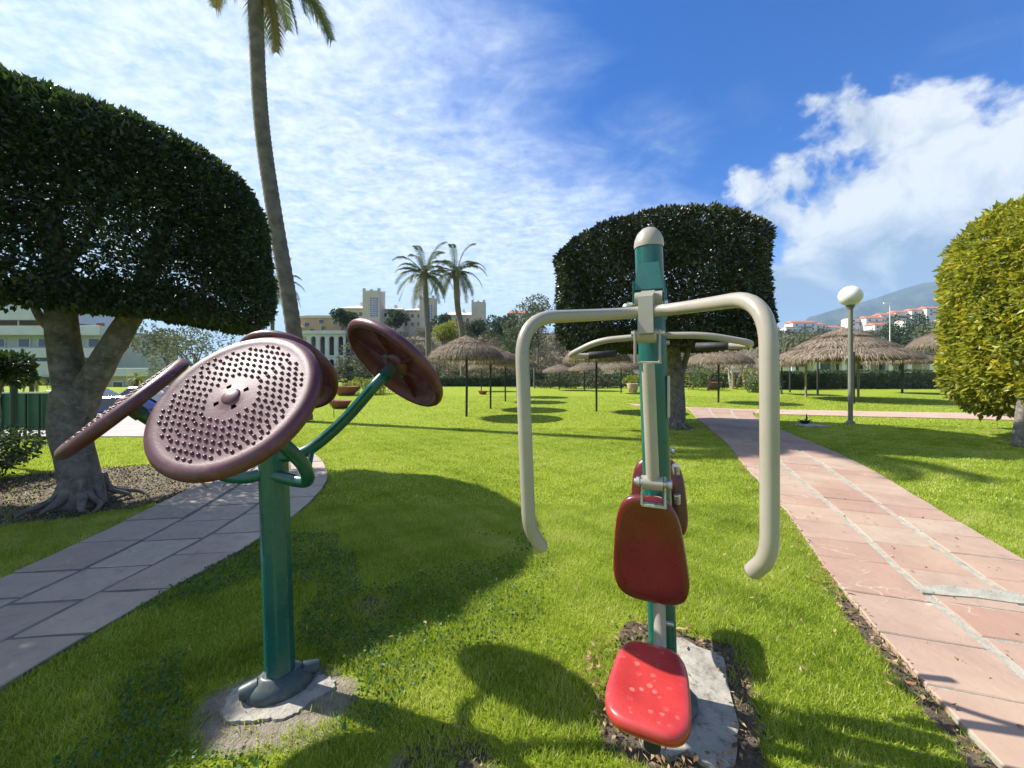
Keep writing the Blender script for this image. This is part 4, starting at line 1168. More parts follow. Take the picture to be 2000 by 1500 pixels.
for k, (px, r, mt) in enumerate([(1075, 1.3, 'scrub'), (1105, 1.2, 'hedge'), (1140, 1.4, 'scrub'), (1175, 1.2, 'scrub'), (1210, 1.2, 'hedge')]):
    bushy('low_shrub', ((px - 1000) / F * 36, 36, 0), ['brownish low shrub nearest the left handlebar', 'dark green low shrub, second in the row inside the handlebar', 'brownish low shrub in the middle of the row inside the handlebar', 'brownish low shrub, fourth of the row inside the handlebar', 'dark low shrub nearest the green post'][k],
          'shrub', r, .65, 900, .16, mt, 240 + k, 'low shrubs along the lawn edge', lo=.1, hi=.75, flat=.7)
bl = 'leafless trees beyond the lawn'
for k, (px, D, h_, lab) in enumerate([(700, 70, 9, 'leafless tree by the white arcade'), (800, 66, 9, 'leafless tree left of the palm trunks'), (940, 72, 9, 'leafless tree right of the nearest parasol'), (985, 66, 8, 'leafless tree behind the parasol row'),
                                      (1075, 64, 9, 'leafless tree just inside the left handlebar'), (1130, 60, 8, 'leafless tree under the drum crown on the left'), (1200, 60, 8, 'leafless tree left of the tall green post'),
                                      (1360, 56, 8, 'leafless tree right of the clipped trunk'), (1700, 48, 10, 'tall dark bare tree rising over the gazebo'), (1480, 56, 8, 'leafless tree beside the right handlebar'),
                                      (880, 80, 9, 'leafless tree below the hotel wing'), (760, 84, 9, 'leafless tree above the raised wheel')]):
    b = onhill(px, D, -.1); bare_tree(b, lab, h_, 300 + k, bl, 'twig', 5 if k < 9 else 4, .14, 2 if k % 3 == 0 else 1, spread=.7)
for k, (px, lab) in enumerate([(1432, 'pale twisted multi-stem tree left of its twins under the parasol'), (1462, 'middle pale twisted multi-stem tree behind the right handlebar'), (1495, 'right pale twisted multi-stem tree behind the right handlebar')]):
    bare_tree(((px - 1000) / F * 34, 34, 0), lab, 4.6, 330 + k, 'pale twisted trees', 'pale_twig', 4, .16, 4, 'twisted_tree', .75)

# hillside scrub as one mass
PP = []; TT = []
for k in range(520):
    D = 58 + 130 * rng.random() ** 1.3; px = 600 + 1500 * rng.random() if rng.random() < .5 else 620 + 500 * rng.random()
    x = (px - 1000) / F * D; r = rng.uniform(1.0, 2.4) * (D / 90) ** .5
    z = float(hillz(x, D)); p, n = blob_points(230, (x, D, z + r * .5), r, 1000 + k, 5, .8)
    PP.append(np.c_[p, n]); TT.append(np.clip(rng.normal(rng.choice([.2, .5, .72, .8, .62, .9]), .1, 230), 0, 1))
PP = np.vstack(PP); TT = np.concatenate(TT)
V, Fq = leaf_quads(PP[:, :3], PP[:, 3:], rng.uniform(.3, .75, len(PP)), .35, 1.3, -.1)
tag(npmesh('hillside_scrub', V, Fq, M['scrub'], tint=TT), 'brown and green scrub covering the hillside beyond the lawn', 'scrub', kind='stuff')
# far green hill cover below the right-hand town
PP = []
for k in range(420):
    D = rng.uniform(190, 330); px = rng.uniform(1350, 2500); x = (px - 1000) / F * D; r = rng.uniform(2.5, 5)
    p, n = blob_points(110, (x, D, float(hillz(x, D)) + r * .3), r, 3000 + k, 5, .7); PP.append(np.c_[p, n])
PP = np.vstack(PP); V, Fq = leaf_quads(PP[:, :3], PP[:, 3:], rng.uniform(1.0, 2.2, len(PP)), .5, 1.2, 0)
tag(npmesh('distant_woodland', V, Fq, M['olive'], tint=clump_tint(PP[:, :3], .03, 0, .8)), 'olive woodland on the slope below the white town', 'woodland', kind='stuff')


# --- hedges
def hedge(label, x0, x1, D, h_, th, n, size=.12, group=None, mat='hedge'):
    root = thing('hedge', ((x0 + x1) / 2, D, 0), label, 'hedge', group)
    # leaf-covered box
    f = rng.random(n); x = x0 + (x1 - x0) * rng.random(n)
    face = rng.random(n); z = rng.random(n) * h_; y = D - th / 2 + rng.random(n) ** 2 * .15
    N_ = np.tile([0, -1., 0], (n, 1))
    tp_ = face > .62; z[tp_] = h_ - rng.random(tp_.sum()) ** 2 * .1; y[tp_] = D + (rng.random(tp_.sum()) - .5) * th; N_[tp_] = [0, 0, 1]
    bk = face > .85; z[bk] = rng.random(bk.sum()) * h_; y[bk] = D + th / 2; N_[bk] = [0, 1, 0]
    P_ = np.stack([x, y + (vnoise(x, z, 2, 3) - .5) * .2, z * (1 + (vnoise(x, y, 1.2, 6) - .5) * .12)], 1)
    leafy('foliage', P_, N_, rng.uniform(.7, 1.3, n) * size, M[mat], root, clump_tint(P_, 1.0, 0, 1), .6)
    MB().box(((x0 + x1) / 2, D, h_ * .46), (x1 - x0, th * .7, h_ * .88)).build('branch_mass', M['bark'], root)


gh = 'clipped hedges along the far lawn edge'
hedge('long clipped hedge behind the gazebo', 26.9, 39.0, 34.5, 1.55, 1.0, 6500, .15, gh)
hedge('clipped hedge left of the gazebo lamp post', 22.6, 26.6, 33.5, 1.45, 1.0, 3500, .15, gh)
hedge('dark clipped hedge behind the parasol row', -7.6, 1.5, 40.5, 1.0, .9, 5000, .15, gh)
hedge('dark clipped hedge behind the left of the green post', 1.9, 13.2, 41, 1.25, .9, 4500, .15, gh)
hedge('clipped hedge behind the red pot', 14.2, 22.2, 38, 1.3, .9, 4000, .15, gh)
hedge('low hedge behind the planter bed', -17.5, -9.5, 41, 1.3, .9, 3500, .15, gh)


# ================================================================== STRAW PARASOLS
def straw_strips(pr, n, lmin, lmax, wd, jit=.03):
    """hanging straws over a lathe profile (list of r,z from centre out)"""
    pr = np.array(pr); seg = np.hypot(np.diff(pr[:, 0]), np.diff(pr[:, 1])) * (pr[1:, 0] + pr[:-1, 0] + .1); cum = np.r_[0, np.cumsum(seg)]
    u = rng.random(n) * cum[-1]; i = np.clip(np.searchsorted(cum, u) - 1, 0, len(seg) - 1); f = (u - cum[i]) / np.maximum(seg[i], 1e-9)
    r = pr[i, 0] * (1 - f) + pr[i + 1, 0] * f; z = pr[i, 1] * (1 - f) + pr[i + 1, 1] * f
    tr = pr[i + 1, 0] - pr[i, 0]; tz = pr[i + 1, 1] - pr[i, 1]; L_ = np.hypot(tr, tz) + 1e-9; tr, tz = tr / L_, tz / L_
    a = rng.random(n) * 2 * np.pi; e = np.stack([np.cos(a), np.sin(a), 0 * a], 1); tg = np.stack([-np.sin(a), np.cos(a), 0 * a], 1)
    out = e * (-tz)[:, None] + np.array([0, 0, 1.]) * tr[:, None]
    P0 = e * r[:, None]; P0[:, 2] = z; P0 += out * (.01 + rng.random(n) * jit)[:, None]
    ln = rng.uniform(lmin, lmax, n)[:, None]
    dirv = unit(e * tr[:, None] + np.array([0, 0, 1.]) * tz[:, None] + tg * rng.normal(0, .22, n)[:, None] + out * rng.normal(.06, .12, n)[:, None])
    P1 = P0 + dirv * ln; P1[:, 2] -= (ln[:, 0] * .15)
    wv_ = tg * wd / 2
    V = np.stack([P0 - wv_, P0 + wv_, P1 + wv_ * .4, P1 - wv_ * .4], 1).reshape(-1, 3)
    return V, np.arange(n * 4).reshape(-1, 4)


upper = [(.0, .72), (.14, .66), (.34, .58), (.56, .485)]
lower = [(.5, .46), (.72, .40), (.92, .30), (1.07, .18), (1.16, .06), (1.18, .0)]


def parasol_proto():
    root = thing('straw_parasol', (0, 0, 0), 'x', 'parasol', 'straw parasols on the lawn')
    MB().tube([(0, 0, -.1), (.012, .0, 1.0), (0, 0, 2.25)], .038, 10).build('pole', M['darkpole'], root)
    cw = lambda a, z: 1 + .018 * math.sin(9 * a) + .012 * math.sin(17 * a + 2)
    prof = [(r, 1.86 + z) for r, z in upper] + [(.58, 1.86 + .465), (.5, 1.86 + .455)] + [(r, 1.86 + z) for r, z in lower[1:]] + [(1.16, 1.83), (1.08, 1.86), (.8, 2.0), (.4, 2.14), (.0, 2.2)]
    c = MB().lathe(prof, 40, wob=cw).build('thatch_canopy', M['thatch'], root)
    vs = []; fs = []; off = 0
    for pr, n, a, b in (([(r, 1.86 + z) for r, z in upper], 1100, .08, .2), ([(r, 1.86 + z) for r, z in lower], 4300, .08, .2)):
        V, Fq = straw_strips(pr, n, a, b, .013); vs.append(V); fs.append(Fq + off); off += len(V)
    n = 1300; a = rng.random(n) * 2 * np.pi; rr_ = 1.17 + rng.normal(0, .015, n)
    P0 = np.stack([rr_ * np.cos(a), rr_ * np.sin(a), 1.90 + rng.random(n) * .05], 1); tg = np.stack([-np.sin(a), np.cos(a), 0 * a], 1) * .006
    P1 = P0 + np.stack([rng.normal(0, .02, n), rng.normal(0, .02, n), -rng.uniform(.05, .14, n)], 1)
    V = np.stack([P0 - tg, P0 + tg, P1 + tg * .4, P1 - tg * .4], 1).reshape(-1, 3); vs.append(V); fs.append(np.arange(n * 4).reshape(-1, 4) + off)
    V = np.vstack(vs); Fq = np.vstack(fs)
    s_ = npmesh('straw', V, Fq, M['straw'], c, tint=rng.random(len(Fq)) ** 1.1); s_['kind'] = 'stuff'
    MB().tube([(0, 0, 2.55), (0, 0, 2.66), (.01, 0, 2.74)], [.035, .02, .012], 8).build('finial', M['straw'], root)
    for k in range(8):
        a_ = k * math.pi / 4; MB().tube([(.04 * math.cos(a_), .04 * math.sin(a_), 2.17), (1.08 * math.cos(a_), 1.08 * math.sin(a_), 1.87)], .012, 5).build('rafter', M['darkpole'], root)
    return root


pp = parasol_proto()
plist = [(911, 813, 1.0, 1.0, 'nearest straw parasol, right of the raised maroon wheel'),
         (958, 798, .98, .95, 'second straw parasol, just behind and right of the nearest one'),
         (987, 784, 1.0, .95, 'third straw parasol in the row going away from the lawn'),
         (1010, 775, 1.0, .95, 'fourth straw parasol, seen through the left handlebar'),
         (1165, 803, 1.0, 1.0, 'straw parasol seen just left of the tall green post'),
         (1403, 786, 1.22, 1.0, 'straw parasol behind the inside of the right handlebar'),
         (1213, 768, 1.1, .9, 'distant straw parasol left of the green post, behind its nearer twin'),
         (1092, 762, 1.1, .8, 'small distant straw parasol inside the left handlebar'),
         (1142, 763, 1.1, .85, 'small distant straw parasol beneath the nearer one'),
         (1527, 770, 1.1, 1.0, 'distant straw parasol beside the right handlebar'),
         (1762, 768, 1.72, 1.12, 'broad straw parasol right of the gazebo'),
         (1856, 776, 1.5, 1.55, 'tall straw parasol mostly hidden by the yellow-green bush'),
         (940, 764, 1.0, .9, 'far straw parasol low behind the nearest one')]
for k, (px, py, s, sz, lab) in enumerate(plist):
    o = pp if k == 0 else copy_tree(pp)
    o.location = G(px, py); o.scale = (s, s, sz); o['label'] = lab; o.rotation_euler.z = k * 1.1

# thatched gazebo
gp = Vector((17.25, 20.6, 0)); gz_ = thing('thatched_gazebo', gp, 'large tiered straw-roofed gazebo behind the globe lamp', 'gazebo')
Rg = 3.05
tiers = [[(0, 3.72), (.35, 3.58), (.95, 3.34), (1.15, 3.28)], [(1.0, 3.26), (1.5, 3.06), (2.0, 2.78), (2.12, 2.70)], [(1.95, 2.68), (2.5, 2.48), (2.9, 2.26), (3.05, 2.12), (3.05, 2.06)]]
prof = [p for t_ in tiers for p in t_] + [(2.95, 2.08), (2.0, 2.45), (1, 2.85), (0, 3.1)]
cn_ = MB().lathe([(r, z) for r, z in prof], 48, None, gp, wob=lambda a, z: 1 + .012 * math.sin(11 * a)).build('thatch_roof', M['thatch'], gz_)
vs = []; fs = []; off = 0
for t_ in tiers:
    V, Fq = straw_strips(t_, 3600, .15, .4, .028, .05); vs.append(V + np.array(gp)); fs.append(Fq + off); off += len(V)
V = np.vstack(vs); Fq = np.vstack(fs); so_ = npmesh('straw', V, Fq, M['straw'], cn_, tint=rng.random(len(Fq))); so_['kind'] = 'stuff'
for px, py in ((1597, 773), (1667, 788), (1605, 766)):
    g0 = G(px, py) if py != 788 else G(1667, 788)
    g0 = Vector((min(g0.x, 20), g0.y, 0))
    MB().tube([g0 - Vector((0, 0, .1)), g0 + Vector((0, 0, 2.35))], .055, 10).build('pole', M['darkpole'], gz_)
for dx, dy in ((1.9, 1.2), (-.4, 2.0)):
    MB().tube([gp + Vector((dx, dy, -.1)), gp + Vector((dx, dy, 2.5))], .055, 10).build('pole', M['palepole'], gz_)
for k in range(10):
    a = k * .628; MB().tube([gp + Vector((0, 0, 3.0)), gp + Vector((2.8 * math.cos(a), 2.8 * math.sin(a), 2.12))], .03, 6).build('rafter', M['darkpole'], gz_)


# ================================================================== LAMPS, POTS, BIN
def globe_lamp(label, g, hz_, rg, rp, group='globe lamps'):
    o = thing('street_lamp', g, label, 'lamp', group)
    MB().tube([Vector(g) - Vector((0, 0, .1)), Vector(g) + Vector((0, 0, hz_ - rg))], rp, 14).build('post', M['lamp_post'], o)
    MB().lathe([(rp * 1.9, 0), (rp * 1.9, .06), (rp * 1.1, .10)], 14, None, g).build('base_collar', M['lamp_post'], o)
    MB().lathe([(rp * 1.0, hz_ - rg - .10), (rp * 1.7, hz_ - rg - .02), (rp * 2.0, hz_ - rg + .03)], 16, None, g).build('globe_holder', M['lamp_post'], o)
    pr = [(rg * math.sin(R(a)), hz_ - rg * math.cos(R(a))) for a in range(0, 181, 10)]; pr[0] = (0, pr[0][1]); pr[-1] = (0, pr[-1][1])
    MB().lathe(pr, 28, None, g).build('globe', M['globe'], o)


g = G(1661, 828); D = g.y
globe_lamp('tall lamp with big white globe right of the paved path', g, CH + (HZ - 578) / F * D, 19.5 / F * D, .055)
g = G(1043, 758); D = g.y
globe_lamp('far small globe lamp seen inside the left handlebar', g, CH + (HZ - 712) / F * D, .22, .05)
mast = thing('light_mast', ((1738 - 1000) / F * 60, 60, 0), 'thin pale mast rising behind the gazebo', 'mast')
b = mast.location; MB().tube([b, b + Vector((0, 0, 12))], [.07, .04], 8).build('pole', M['white'], mast); MB().box(b + Vector((-.4, 0, 12)), (1.1, .2, .15)).build('lamp_head', M['white'], mast)


def pot(label, g, r, h_, mat, soil=True, group='garden pots', name='plant_pot'):
    o = thing(name, g, label, 'pot', group)
    MB().lathe([(.0, 0), (r * .62, 0), (r * .9, h_ * .6), (r, h_ * .9), (r * 1.06, h_), (r * .96, h_), (r * .88, h_ * .85), (0, h_ * .83)], 24, None, g).build('bowl', M[mat], o)
    if soil: MB().lathe([(r * .9, h_ * .86), (0, h_ * .88)], 20, None, g).build('soil', M['chip'], o)


pot('reddish wide planter bowl under the raised wheel', G(676, 772), .75, .55, 'terracotta')
pot('low brown bowl planter on the lawn left of the raised arm', G(664, 797), .42, .30, 'terracotta')
pot('small dark brown pot on the lawn behind the nearest parasol', G(943, 770), .30, .22, 'terracotta')
pot('round terracotta pot on the far lawn under a parasol', G(1395, 761), .62, .62, 'terracotta')
pot('pale pinkish pot left of the green post', G(1236, 766), .42, .62, 'pinkpot')
bn_ = thing('litter_bin', G(1531, 760), 'turquoise litter bin by the dark shrub right of the handlebar', 'bin')
b = bn_.location
MB().lathe([(.0, .25), (.20, .25), (.24, .95), (.25, 1.0), (.22, 1.0), (.19, .35), (0, .33)], 18, None, b).build('body', M['binblue'], bn_)
MB().lathe([(.26, .98), (.27, 1.03), (.2, 1.12), (0, 1.15)], 18, None, b).build('lid', M['binblue'], bn_)
MB().tube([b, b + Vector((0, 0, .3))], .04, 8).build('post', M['darkpole'], bn_)
# dark sprinkler stump on a pale slab
sl = G(1587, 833); st = thing('stone_slab', sl, 'flat pale slab set in the shaded lawn left of the globe lamp', 'slab')
MB().box(sl + Vector((0, 0, .015)), (.62, .42, .05), None, .01).build('slab_top', M['concrete'], st)
g = G(1572, 829)
s2 = thing('lawn_plant', g, 'small dark spiky plant beside the pale slab on the lawn', 'plant')
for k in range(14):
    a = k * 2.4; d_ = Vector((math.cos(a), math.sin(a), 0)); mb = MB(); hh = .30 if k == 0 else random.uniform(.08, .16)
    mb.tube([g, g + d_ * .06 + Vector((0, 0, hh * .6)), g + d_ * (.04 if k == 0 else .19) + Vector((0, 0, hh))], [.035, .025, .004], 5); mb.build('leaf', M['fencebar'], s2)
# water meter style dark pole with sign at left lawn edge
g = G(652, 815); ps = thing('garden_stake', g, 'thin dark stake in the lawn below the raised arm', 'stake')
MB().tube([g, g + Vector((0, 0, .62))], .012, 6).build('rod', M['darkpole'], ps)


# ================================================================== LEFT FENCE AND STREET
fl = thing('green_fence', (-9.9, 8.65, 0), 'green sheet fence with dark uprights at the left edge', 'fence')
x0, x1, yf = -14.2, -10.05, 8.65
for k, x in enumerate(np.arange(x0, x1 + .01, .30)):
    MB().box((x, yf - .06, .46), (.028, .028, .96)).build('bar', M['fencebar'], fl)
for k in range(4):
    a = x1 - (k + 1) * 1.16; MB().box((a + .58, yf, .56), (1.145, .02, .78), None, .004).build('panel', M['fencegreen'], fl)
    MB().box((a, yf + .0, .52), (.06, .06, 1.04)).build('post', M['fencebar'], fl)
MB().box(((x0 + x1) / 2, yf - .02, .965), (x1 - x0, .05, .03)).build('top_rail', M['globe'], fl)
MB().box(((x0 + x1) / 2, yf - .06, .16), (x1 - x0, .03, .03)).build('bottom_rail', M['fencebar'], fl)
gpz = W3(27, 861, 8.1); gpz.z = 0
op = thing('dark_pole', gpz, 'tall dark green pole standing at the fence by the left edge', 'pole')
MB().tube([gpz, gpz + Vector((0, 0, 1.78))], .055, 12).build('shaft', M['fencebar'], op)
MB().lathe([(.075, 1.76), (.075, 1.80), (0, 1.84)], 12, None, gpz).build('cap', M['fencebar'], op)


def car(label, loc, rz, mat, L_=4.2, W_=1.72, H_=1.45):
    o = thing('parked_car', loc, label, 'car', 'cars parked on the street')
    def P3(x, y, z): return Vector((x, y, z))
    side_ = [(-.5, .32), (-.49, .62), (-.44, .82), (-.30, .88), (-.16, 1.40), (.18, 1.44), (.36, 1.0), (.48, .92), (.50, .60), (.49, .30)]
    mb = MB(); n = len(side_)
    rows = []
    for s_, inn in ((-.5, .0), (-.47, 0), (.47, 0), (.5, 0)):
        row = []
        for x, z in side_:
            k = 1 - (.13 if z > 1.2 else .0); edge = 1.0 if abs(s_) == .5 else 1.0
            zz_ = z if abs(s_) < .5 else z - .03
            row.append(P3(x * L_, s_ * W_ * k, zz_ * H_ / 1.45))
        rows.append(row)
    vs = [v for r_ in rows for v in r_]; fs = []
    for r_ in range(3):
        for i in range(n): fs.append((r_ * n + i, r_ * n + (i + 1) % n, (r_ + 1) * n + (i + 1) % n, (r_ + 1) * n + i))
    fs += [tuple(range(n - 1, -1, -1)), tuple(range(3 * n, 4 * n))]
    Lc = Vector(loc)
    def put(mb_, name, mt, par=None):
        mb_.v = [tuple(Vector(v) + Lc) for v in mb_.v]; return mb_.build(name, M[mt], par or o)
    body = put(mb.add(vs, fs, False), 'body', mat)
    for s_ in (-1, 1):
        y = s_ * (W_ * .5 * .96)
        for q4 in ([(-.27, .93), (-.155, 1.33), (.0, 1.36), (.0, .95)], [(.02, .95), (.02, 1.36), (.165, 1.37), (.32, .99)]):
            v4 = [P3(x * L_, s_ * (W_ * .5 * (1 - .13 * max(0, (z - .9) / .5)) + .004), z * H_ / 1.45) for x, z in q4]; put(MB().add(v4, [(0, 1, 2, 3)]), 'side_window', 'glass')
    v4 = [P3(-.306 * L_, -.7, .9), P3(-.306 * L_, .7, .9), P3(-.172 * L_, .62, 1.36), P3(-.172 * L_, -.62, 1.36)]; put(MB().add(v4, [(0, 1, 2, 3)]), 'rear_window', 'glass')
    v4 = [P3(.36 * L_, -.7, 1.04), P3(.36 * L_, .7, 1.04), P3(.20 * L_, .62, 1.41), P3(.20 * L_, -.62, 1.41)]; put(MB().add(v4, [(0, 1, 2, 3)]), 'windscreen', 'glass')
    for x in (-.31, .31):
        for s_ in (-1, 1):
            wv_ = put(MB().tube([P3(x * L_, s_ * (W_ / 2 - .17), .31), P3(x * L_, s_ * (W_ / 2 + .01), .31)], .31, 20), 'wheel', 'tyre')
            put(MB().tube([P3(x * L_, s_ * (W_ / 2 + .005), .31), P3(x * L_, s_ * (W_ / 2 + .02), .31)], .19, 14), 'rim', 'steel', wv_)
    for s_ in (-1, 1):
        put(MB().box(P3(.495 * L_, s_ * .6, .68), (.06, .3, .14), None, .02), 'headlight', 'globe'); put(MB().box(P3(-.488 * L_, s_ * .62, .75), (.06, .22, .16), None, .02), 'tail_light', 'terracotta')
    o.rotation_euler.z = rz
    return o


car('bright blue car parked in the street behind the left wheel', (-14.6, 15.2, -.84), R(8), 'carblue', H_=1.4)
car('charcoal car parked behind the blue one on the left', (-21.5, 19.5, -.84), R(5), 'cardark')
car('white car parked farther right on the street behind the wheels', (-21.5, 23.5, -.84), R(3), 'carwhite')


# ================================================================== BUILDINGS
def bx(name, mat, parent, x0, x1, y0, y1, z0, z1, bev=0):
    return MB().box(((x0 + x1) / 2, (y0 + y1) / 2, (z0 + z1) / 2), (x1 - x0, y1 - y0, z1 - z0), None, bev).build(name, M[mat], parent)


def window(parent, x, y, z, w_, h_, mat='white', pane='glass'):
    f = MB().box((x, y, z), (w_, .12, h_)).build('window', M[mat], parent)
    MB().box((x, y - .065, z), (w_ * .84, .02, h_ * .86)).build('pane', M[pane], f)


# pale terraced block far left
D = 46; sx = lambda px: (px - 1000) / F * D; szz = lambda py: CH + (HZ - py) / F * D
BL = thing('terraced_building', (sx(60), D, 0), 'pale modern block with long balcony bands behind the forked tree', 'building')
bx('wall', 'sage', BL, sx(-260), sx(178), D + 1.2, D + 12, 0, szz(640))
bx('upper_storey', 'sage', BL, sx(-260), sx(60), D + 2.5, D + 11, szz(640), szz(604))
for py0, py1, px1 in ((637, 655, 205), (680, 699, 205), (706, 736, 205)):
    bx('balcony_band', 'sage', BL, sx(-260), sx(px1), D - .6, D + 1.3, szz(py1), szz(py0), .03)
mb = MB(); a0, a1 = sx(-260), sx(66)
mb.add([(a0, D - .2, szz(625)), (sx(92), D - .2, szz(625)), (sx(70), D - .2, szz(583)), (a0, D - .2, szz(583)), (a0, D + 9, szz(625)), (sx(92), D + 9, szz(625)), (sx(70), D + 9, szz(583)), (a0, D + 9, szz(583))],
       [(0, 1, 2, 3), (1, 5, 6, 2), (5, 4, 7, 6), (3, 2, 6, 7), (0, 4, 5, 1), (4, 0, 3, 7)])
mb.build('parapet', M['sage'], BL)
bx('terrace_wall', 'salmon', BL, sx(-260), sx(85), D + 1.9, D + 2.48, szz(640), szz(625))
for px in (-210, -150, -90, -30, 20, 60, 108, 160):
    window(BL, sx(px + 4), D + 1.15, szz(668), 1.5, 1.1)
    window(BL, sx(px), D + 1.15, szz(752), 2.1, 1.5, 'sage')
for px in (-180, -60, 30): MB().tube([(sx(px), D + .3, szz(655)), (sx(px), D + .3, szz(625))], .08, 8).build('pillar', M['white'], BL)
for px in (12, 42): MB().tube([(sx(px), D - .7, 0), (sx(px), D - .7, szz(690))], .22, 10).build('column', M['white'], BL)
for px in (188, 196): bx('roof_pot', 'terracotta', BL, sx(px), sx(px) + .25, D, D + .25, szz(637), szz(631))
D2 = 40; sx2 = lambda px: (px - 1000) / F * D2; sz2 = lambda py: CH + (HZ - py) / F * D2
AN = thing('low_annex', (sx2(230), D2, 0), 'low flat-roofed pale annex right of the forked trunk', 'building')
bx('wall', 'cream', AN, sx2(120), sx2(298), D2, D2 + 8, 0, sz2(735)); bx('roof_slab', 'sage', AN, sx2(110), sx2(304), D2 - .8, D2 + 8.5, sz2(735), sz2(719), .03)
for px in (150, 200, 232, 270): window(AN, sx2(px), D2 - .04, sz2(757), 1.1, 1.3)
for k, (px, D3, r_) in enumerate([(62, 24, 22), (268, 34, 20)]):
    b_ = Vector(((px - 1000) / F * D3, D3, 0)); c_ = W3(px, 738 if k == 0 else 738, D3)
    palm('small yellowish potted palm ' + ('before the terraced block' if k == 0 else 'before the flat-roofed annex'), b_, c_, .10, .10, 16, 1.0, 'small yellowish palms', 16, 1.5, None, .06, 40 + k, mat='yellowbush')


def hotel(label, D, pxa, pxb, rtop, rwall, rbase, tower=None, lattice=True, group='hotel wings on the hill', nwin=4):
    s_ = lambda px: (px - 1000) / F * D; z_ = lambda py: CH + (HZ - py) / F * D
    o = thing('hotel_wing', (s_((pxa + pxb) / 2), D, 0), label, 'building', group)
    z0 = min(z_(rbase), float(hillz(s_((pxa + pxb) / 2), D)) - 1)
    bx('wall', 'cream', o, s_(pxa), s_(pxb), D, D + 12, z0, z_(rwall))
    # hipped roof
    a, b, y0, y1, ze, zr = s_(pxa) - .6, s_(pxb) + .6, D - .8, D + 12.8, z_(rwall), z_(rtop)
    mb = MB().add([(a, y0, ze), (b, y0, ze), (b, y1, ze), (a, y1, ze), (a + 5, (y0 + y1) / 2, zr), (b - 1.5, (y0 + y1) / 2, zr), (a, y0, ze - .35), (b, y0, ze - .35), (b, y1, ze - .35), (a, y1, ze - .35)],
                  [(0, 1, 5, 4), (1, 2, 5), (2, 3, 4, 5), (3, 0, 4), (6, 7, 1, 0), (7, 8, 2, 1), (8, 9, 3, 2), (9, 6, 0, 3), (9, 8, 7, 6)])
    rf = mb.build('roof', M['roofgrey'], o)
    bx('chimney', 'cream', rf, (a + b) / 2 - .5, (a + b) / 2 + .5, D + 5, D + 6, zr - .5, zr + 1.2)
    for k in range(nwin):
        for r_ in range(2):
            x = s_(pxa) + (s_(pxb) - s_(pxa)) * (k + .5) / nwin; window(o, x, D - .05, z_(rwall) - 2.2 - 3.4 * r_, 1.3, 1.5, 'tan')
    for k in range(nwin + 1):
        x = s_(pxa) + (s_(pxb) - s_(pxa)) * k / nwin; bx('pilaster', 'cream', o, x - .22, x + .22, D - .25, D - .002, z0, z_(rwall) - .4)
    if tower:
        ta, tb, tt, tbm = tower
        tw = bx('tower', 'cream', o, s_(ta), s_(tb), D - 2.5, D + 4, z0, z_(tt) - .8)
        for x in (s_(ta), s_(tb) - .9, (s_(ta) + s_(tb)) / 2 - .45):
            for y in (D - 2.5, D + 3.1): bx('corner_turret', 'cream', tw, x, x + .9, y, y + .9, z_(tt) - .8, z_(tt) + (.1 if x != (s_(ta) + s_(tb)) / 2 - .45 else -.3))
        if lattice:
            xa, xb = s_(ta + (tb - ta) * .45), s_(tb) - .7; za, zb = z_(tbm), z_(tt + 18)
            lt = bx('lattice_panel', 'lattice', tw, xa, xb, D - 2.56, D - 2.502, za, zb)
            n = 9
            for k in range(1, n): zz_ = za + (zb - za) * k / n; bx('lattice_bar', 'roofgrey', lt, xa, xb, D - 2.62, D - 2.562, zz_ - .12, zz_ + .12)
            for k in range(1, 4): xx = xa + (xb - xa) * k / 4; bx('lattice_bar', 'roofgrey', lt, xx - .10, xx + .10, D - 2.60, D - 2.563, za, zb)
    return o


hotel('left hotel wing with the tallest square tower and blue lattice', 150, 664, 729, 592, 602, 650, (713, 746, 566, 620))
hotel('middle hotel wing with blue latticed tower behind the left palm trunk', 158, 786, 838, 597, 606, 650, (822, 850, 580, 642))
hotel('right hotel wing with pale long roof and plain tower', 176, 862, 944, 606, 615, 650, (922, 948, 588, 612), False)
hotel('small cream hotel part between the two latticed towers', 153, 746, 784, 597, 604, 650, None, False, nwin=3)

# tan house and white arcade
D = 112; s_ = lambda px: (px - 1000) / F * D; z_ = lambda py: CH + (HZ - py) / F * D
TH = thing('tan_house', (s_(620), D, 0), 'tan flat-roofed house between the tall palm trunk and raised wheel', 'building')
bx('wall', 'tan', TH, s_(575), s_(672), D, D + 10, 0, z_(620)); bx('upper_block', 'tan', TH, s_(592), s_(650), D + 1, D + 8, z_(620), z_(615))
for px, py in ((600, 634), (628, 628), (655, 630), (632, 641), (610, 646)): window(TH, s_(px), D - .05, z_(py), 1.6, 1.3, 'cream')
bx('balcony', 'salmon', TH, s_(640), s_(675), D - 1.6, D - .002, z_(650), z_(644)); bx('parapet', 'cream', TH, s_(574), s_(673), D - .3, D - .003, z_(621), z_(617))
mb = MB(); cx_, cy_ = s_(589), D - 2
mb.lathe([(0, z_(634)), (2.0, z_(640)), (2.1, z_(641))], 12, None, (cx_, cy_, 0)); mb.build('terrace_parasol', M['cream'], TH)
D = 84; s_ = lambda px: (px - 1000) / F * D; z_ = lambda py: CH + (HZ - py) / F * D
AR = thing('arcade_building', (s_(640), D, 0), 'pale arcaded building with arched openings behind the wheels', 'building')
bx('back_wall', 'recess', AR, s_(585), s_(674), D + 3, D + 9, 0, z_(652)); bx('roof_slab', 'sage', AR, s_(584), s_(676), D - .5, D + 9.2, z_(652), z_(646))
bx('floor_slab', 'sage', AR, s_(585), s_(674), D - .2, D + 3, z_(697), z_(694))
nb = 5; xa, xb = s_(585), s_(674)
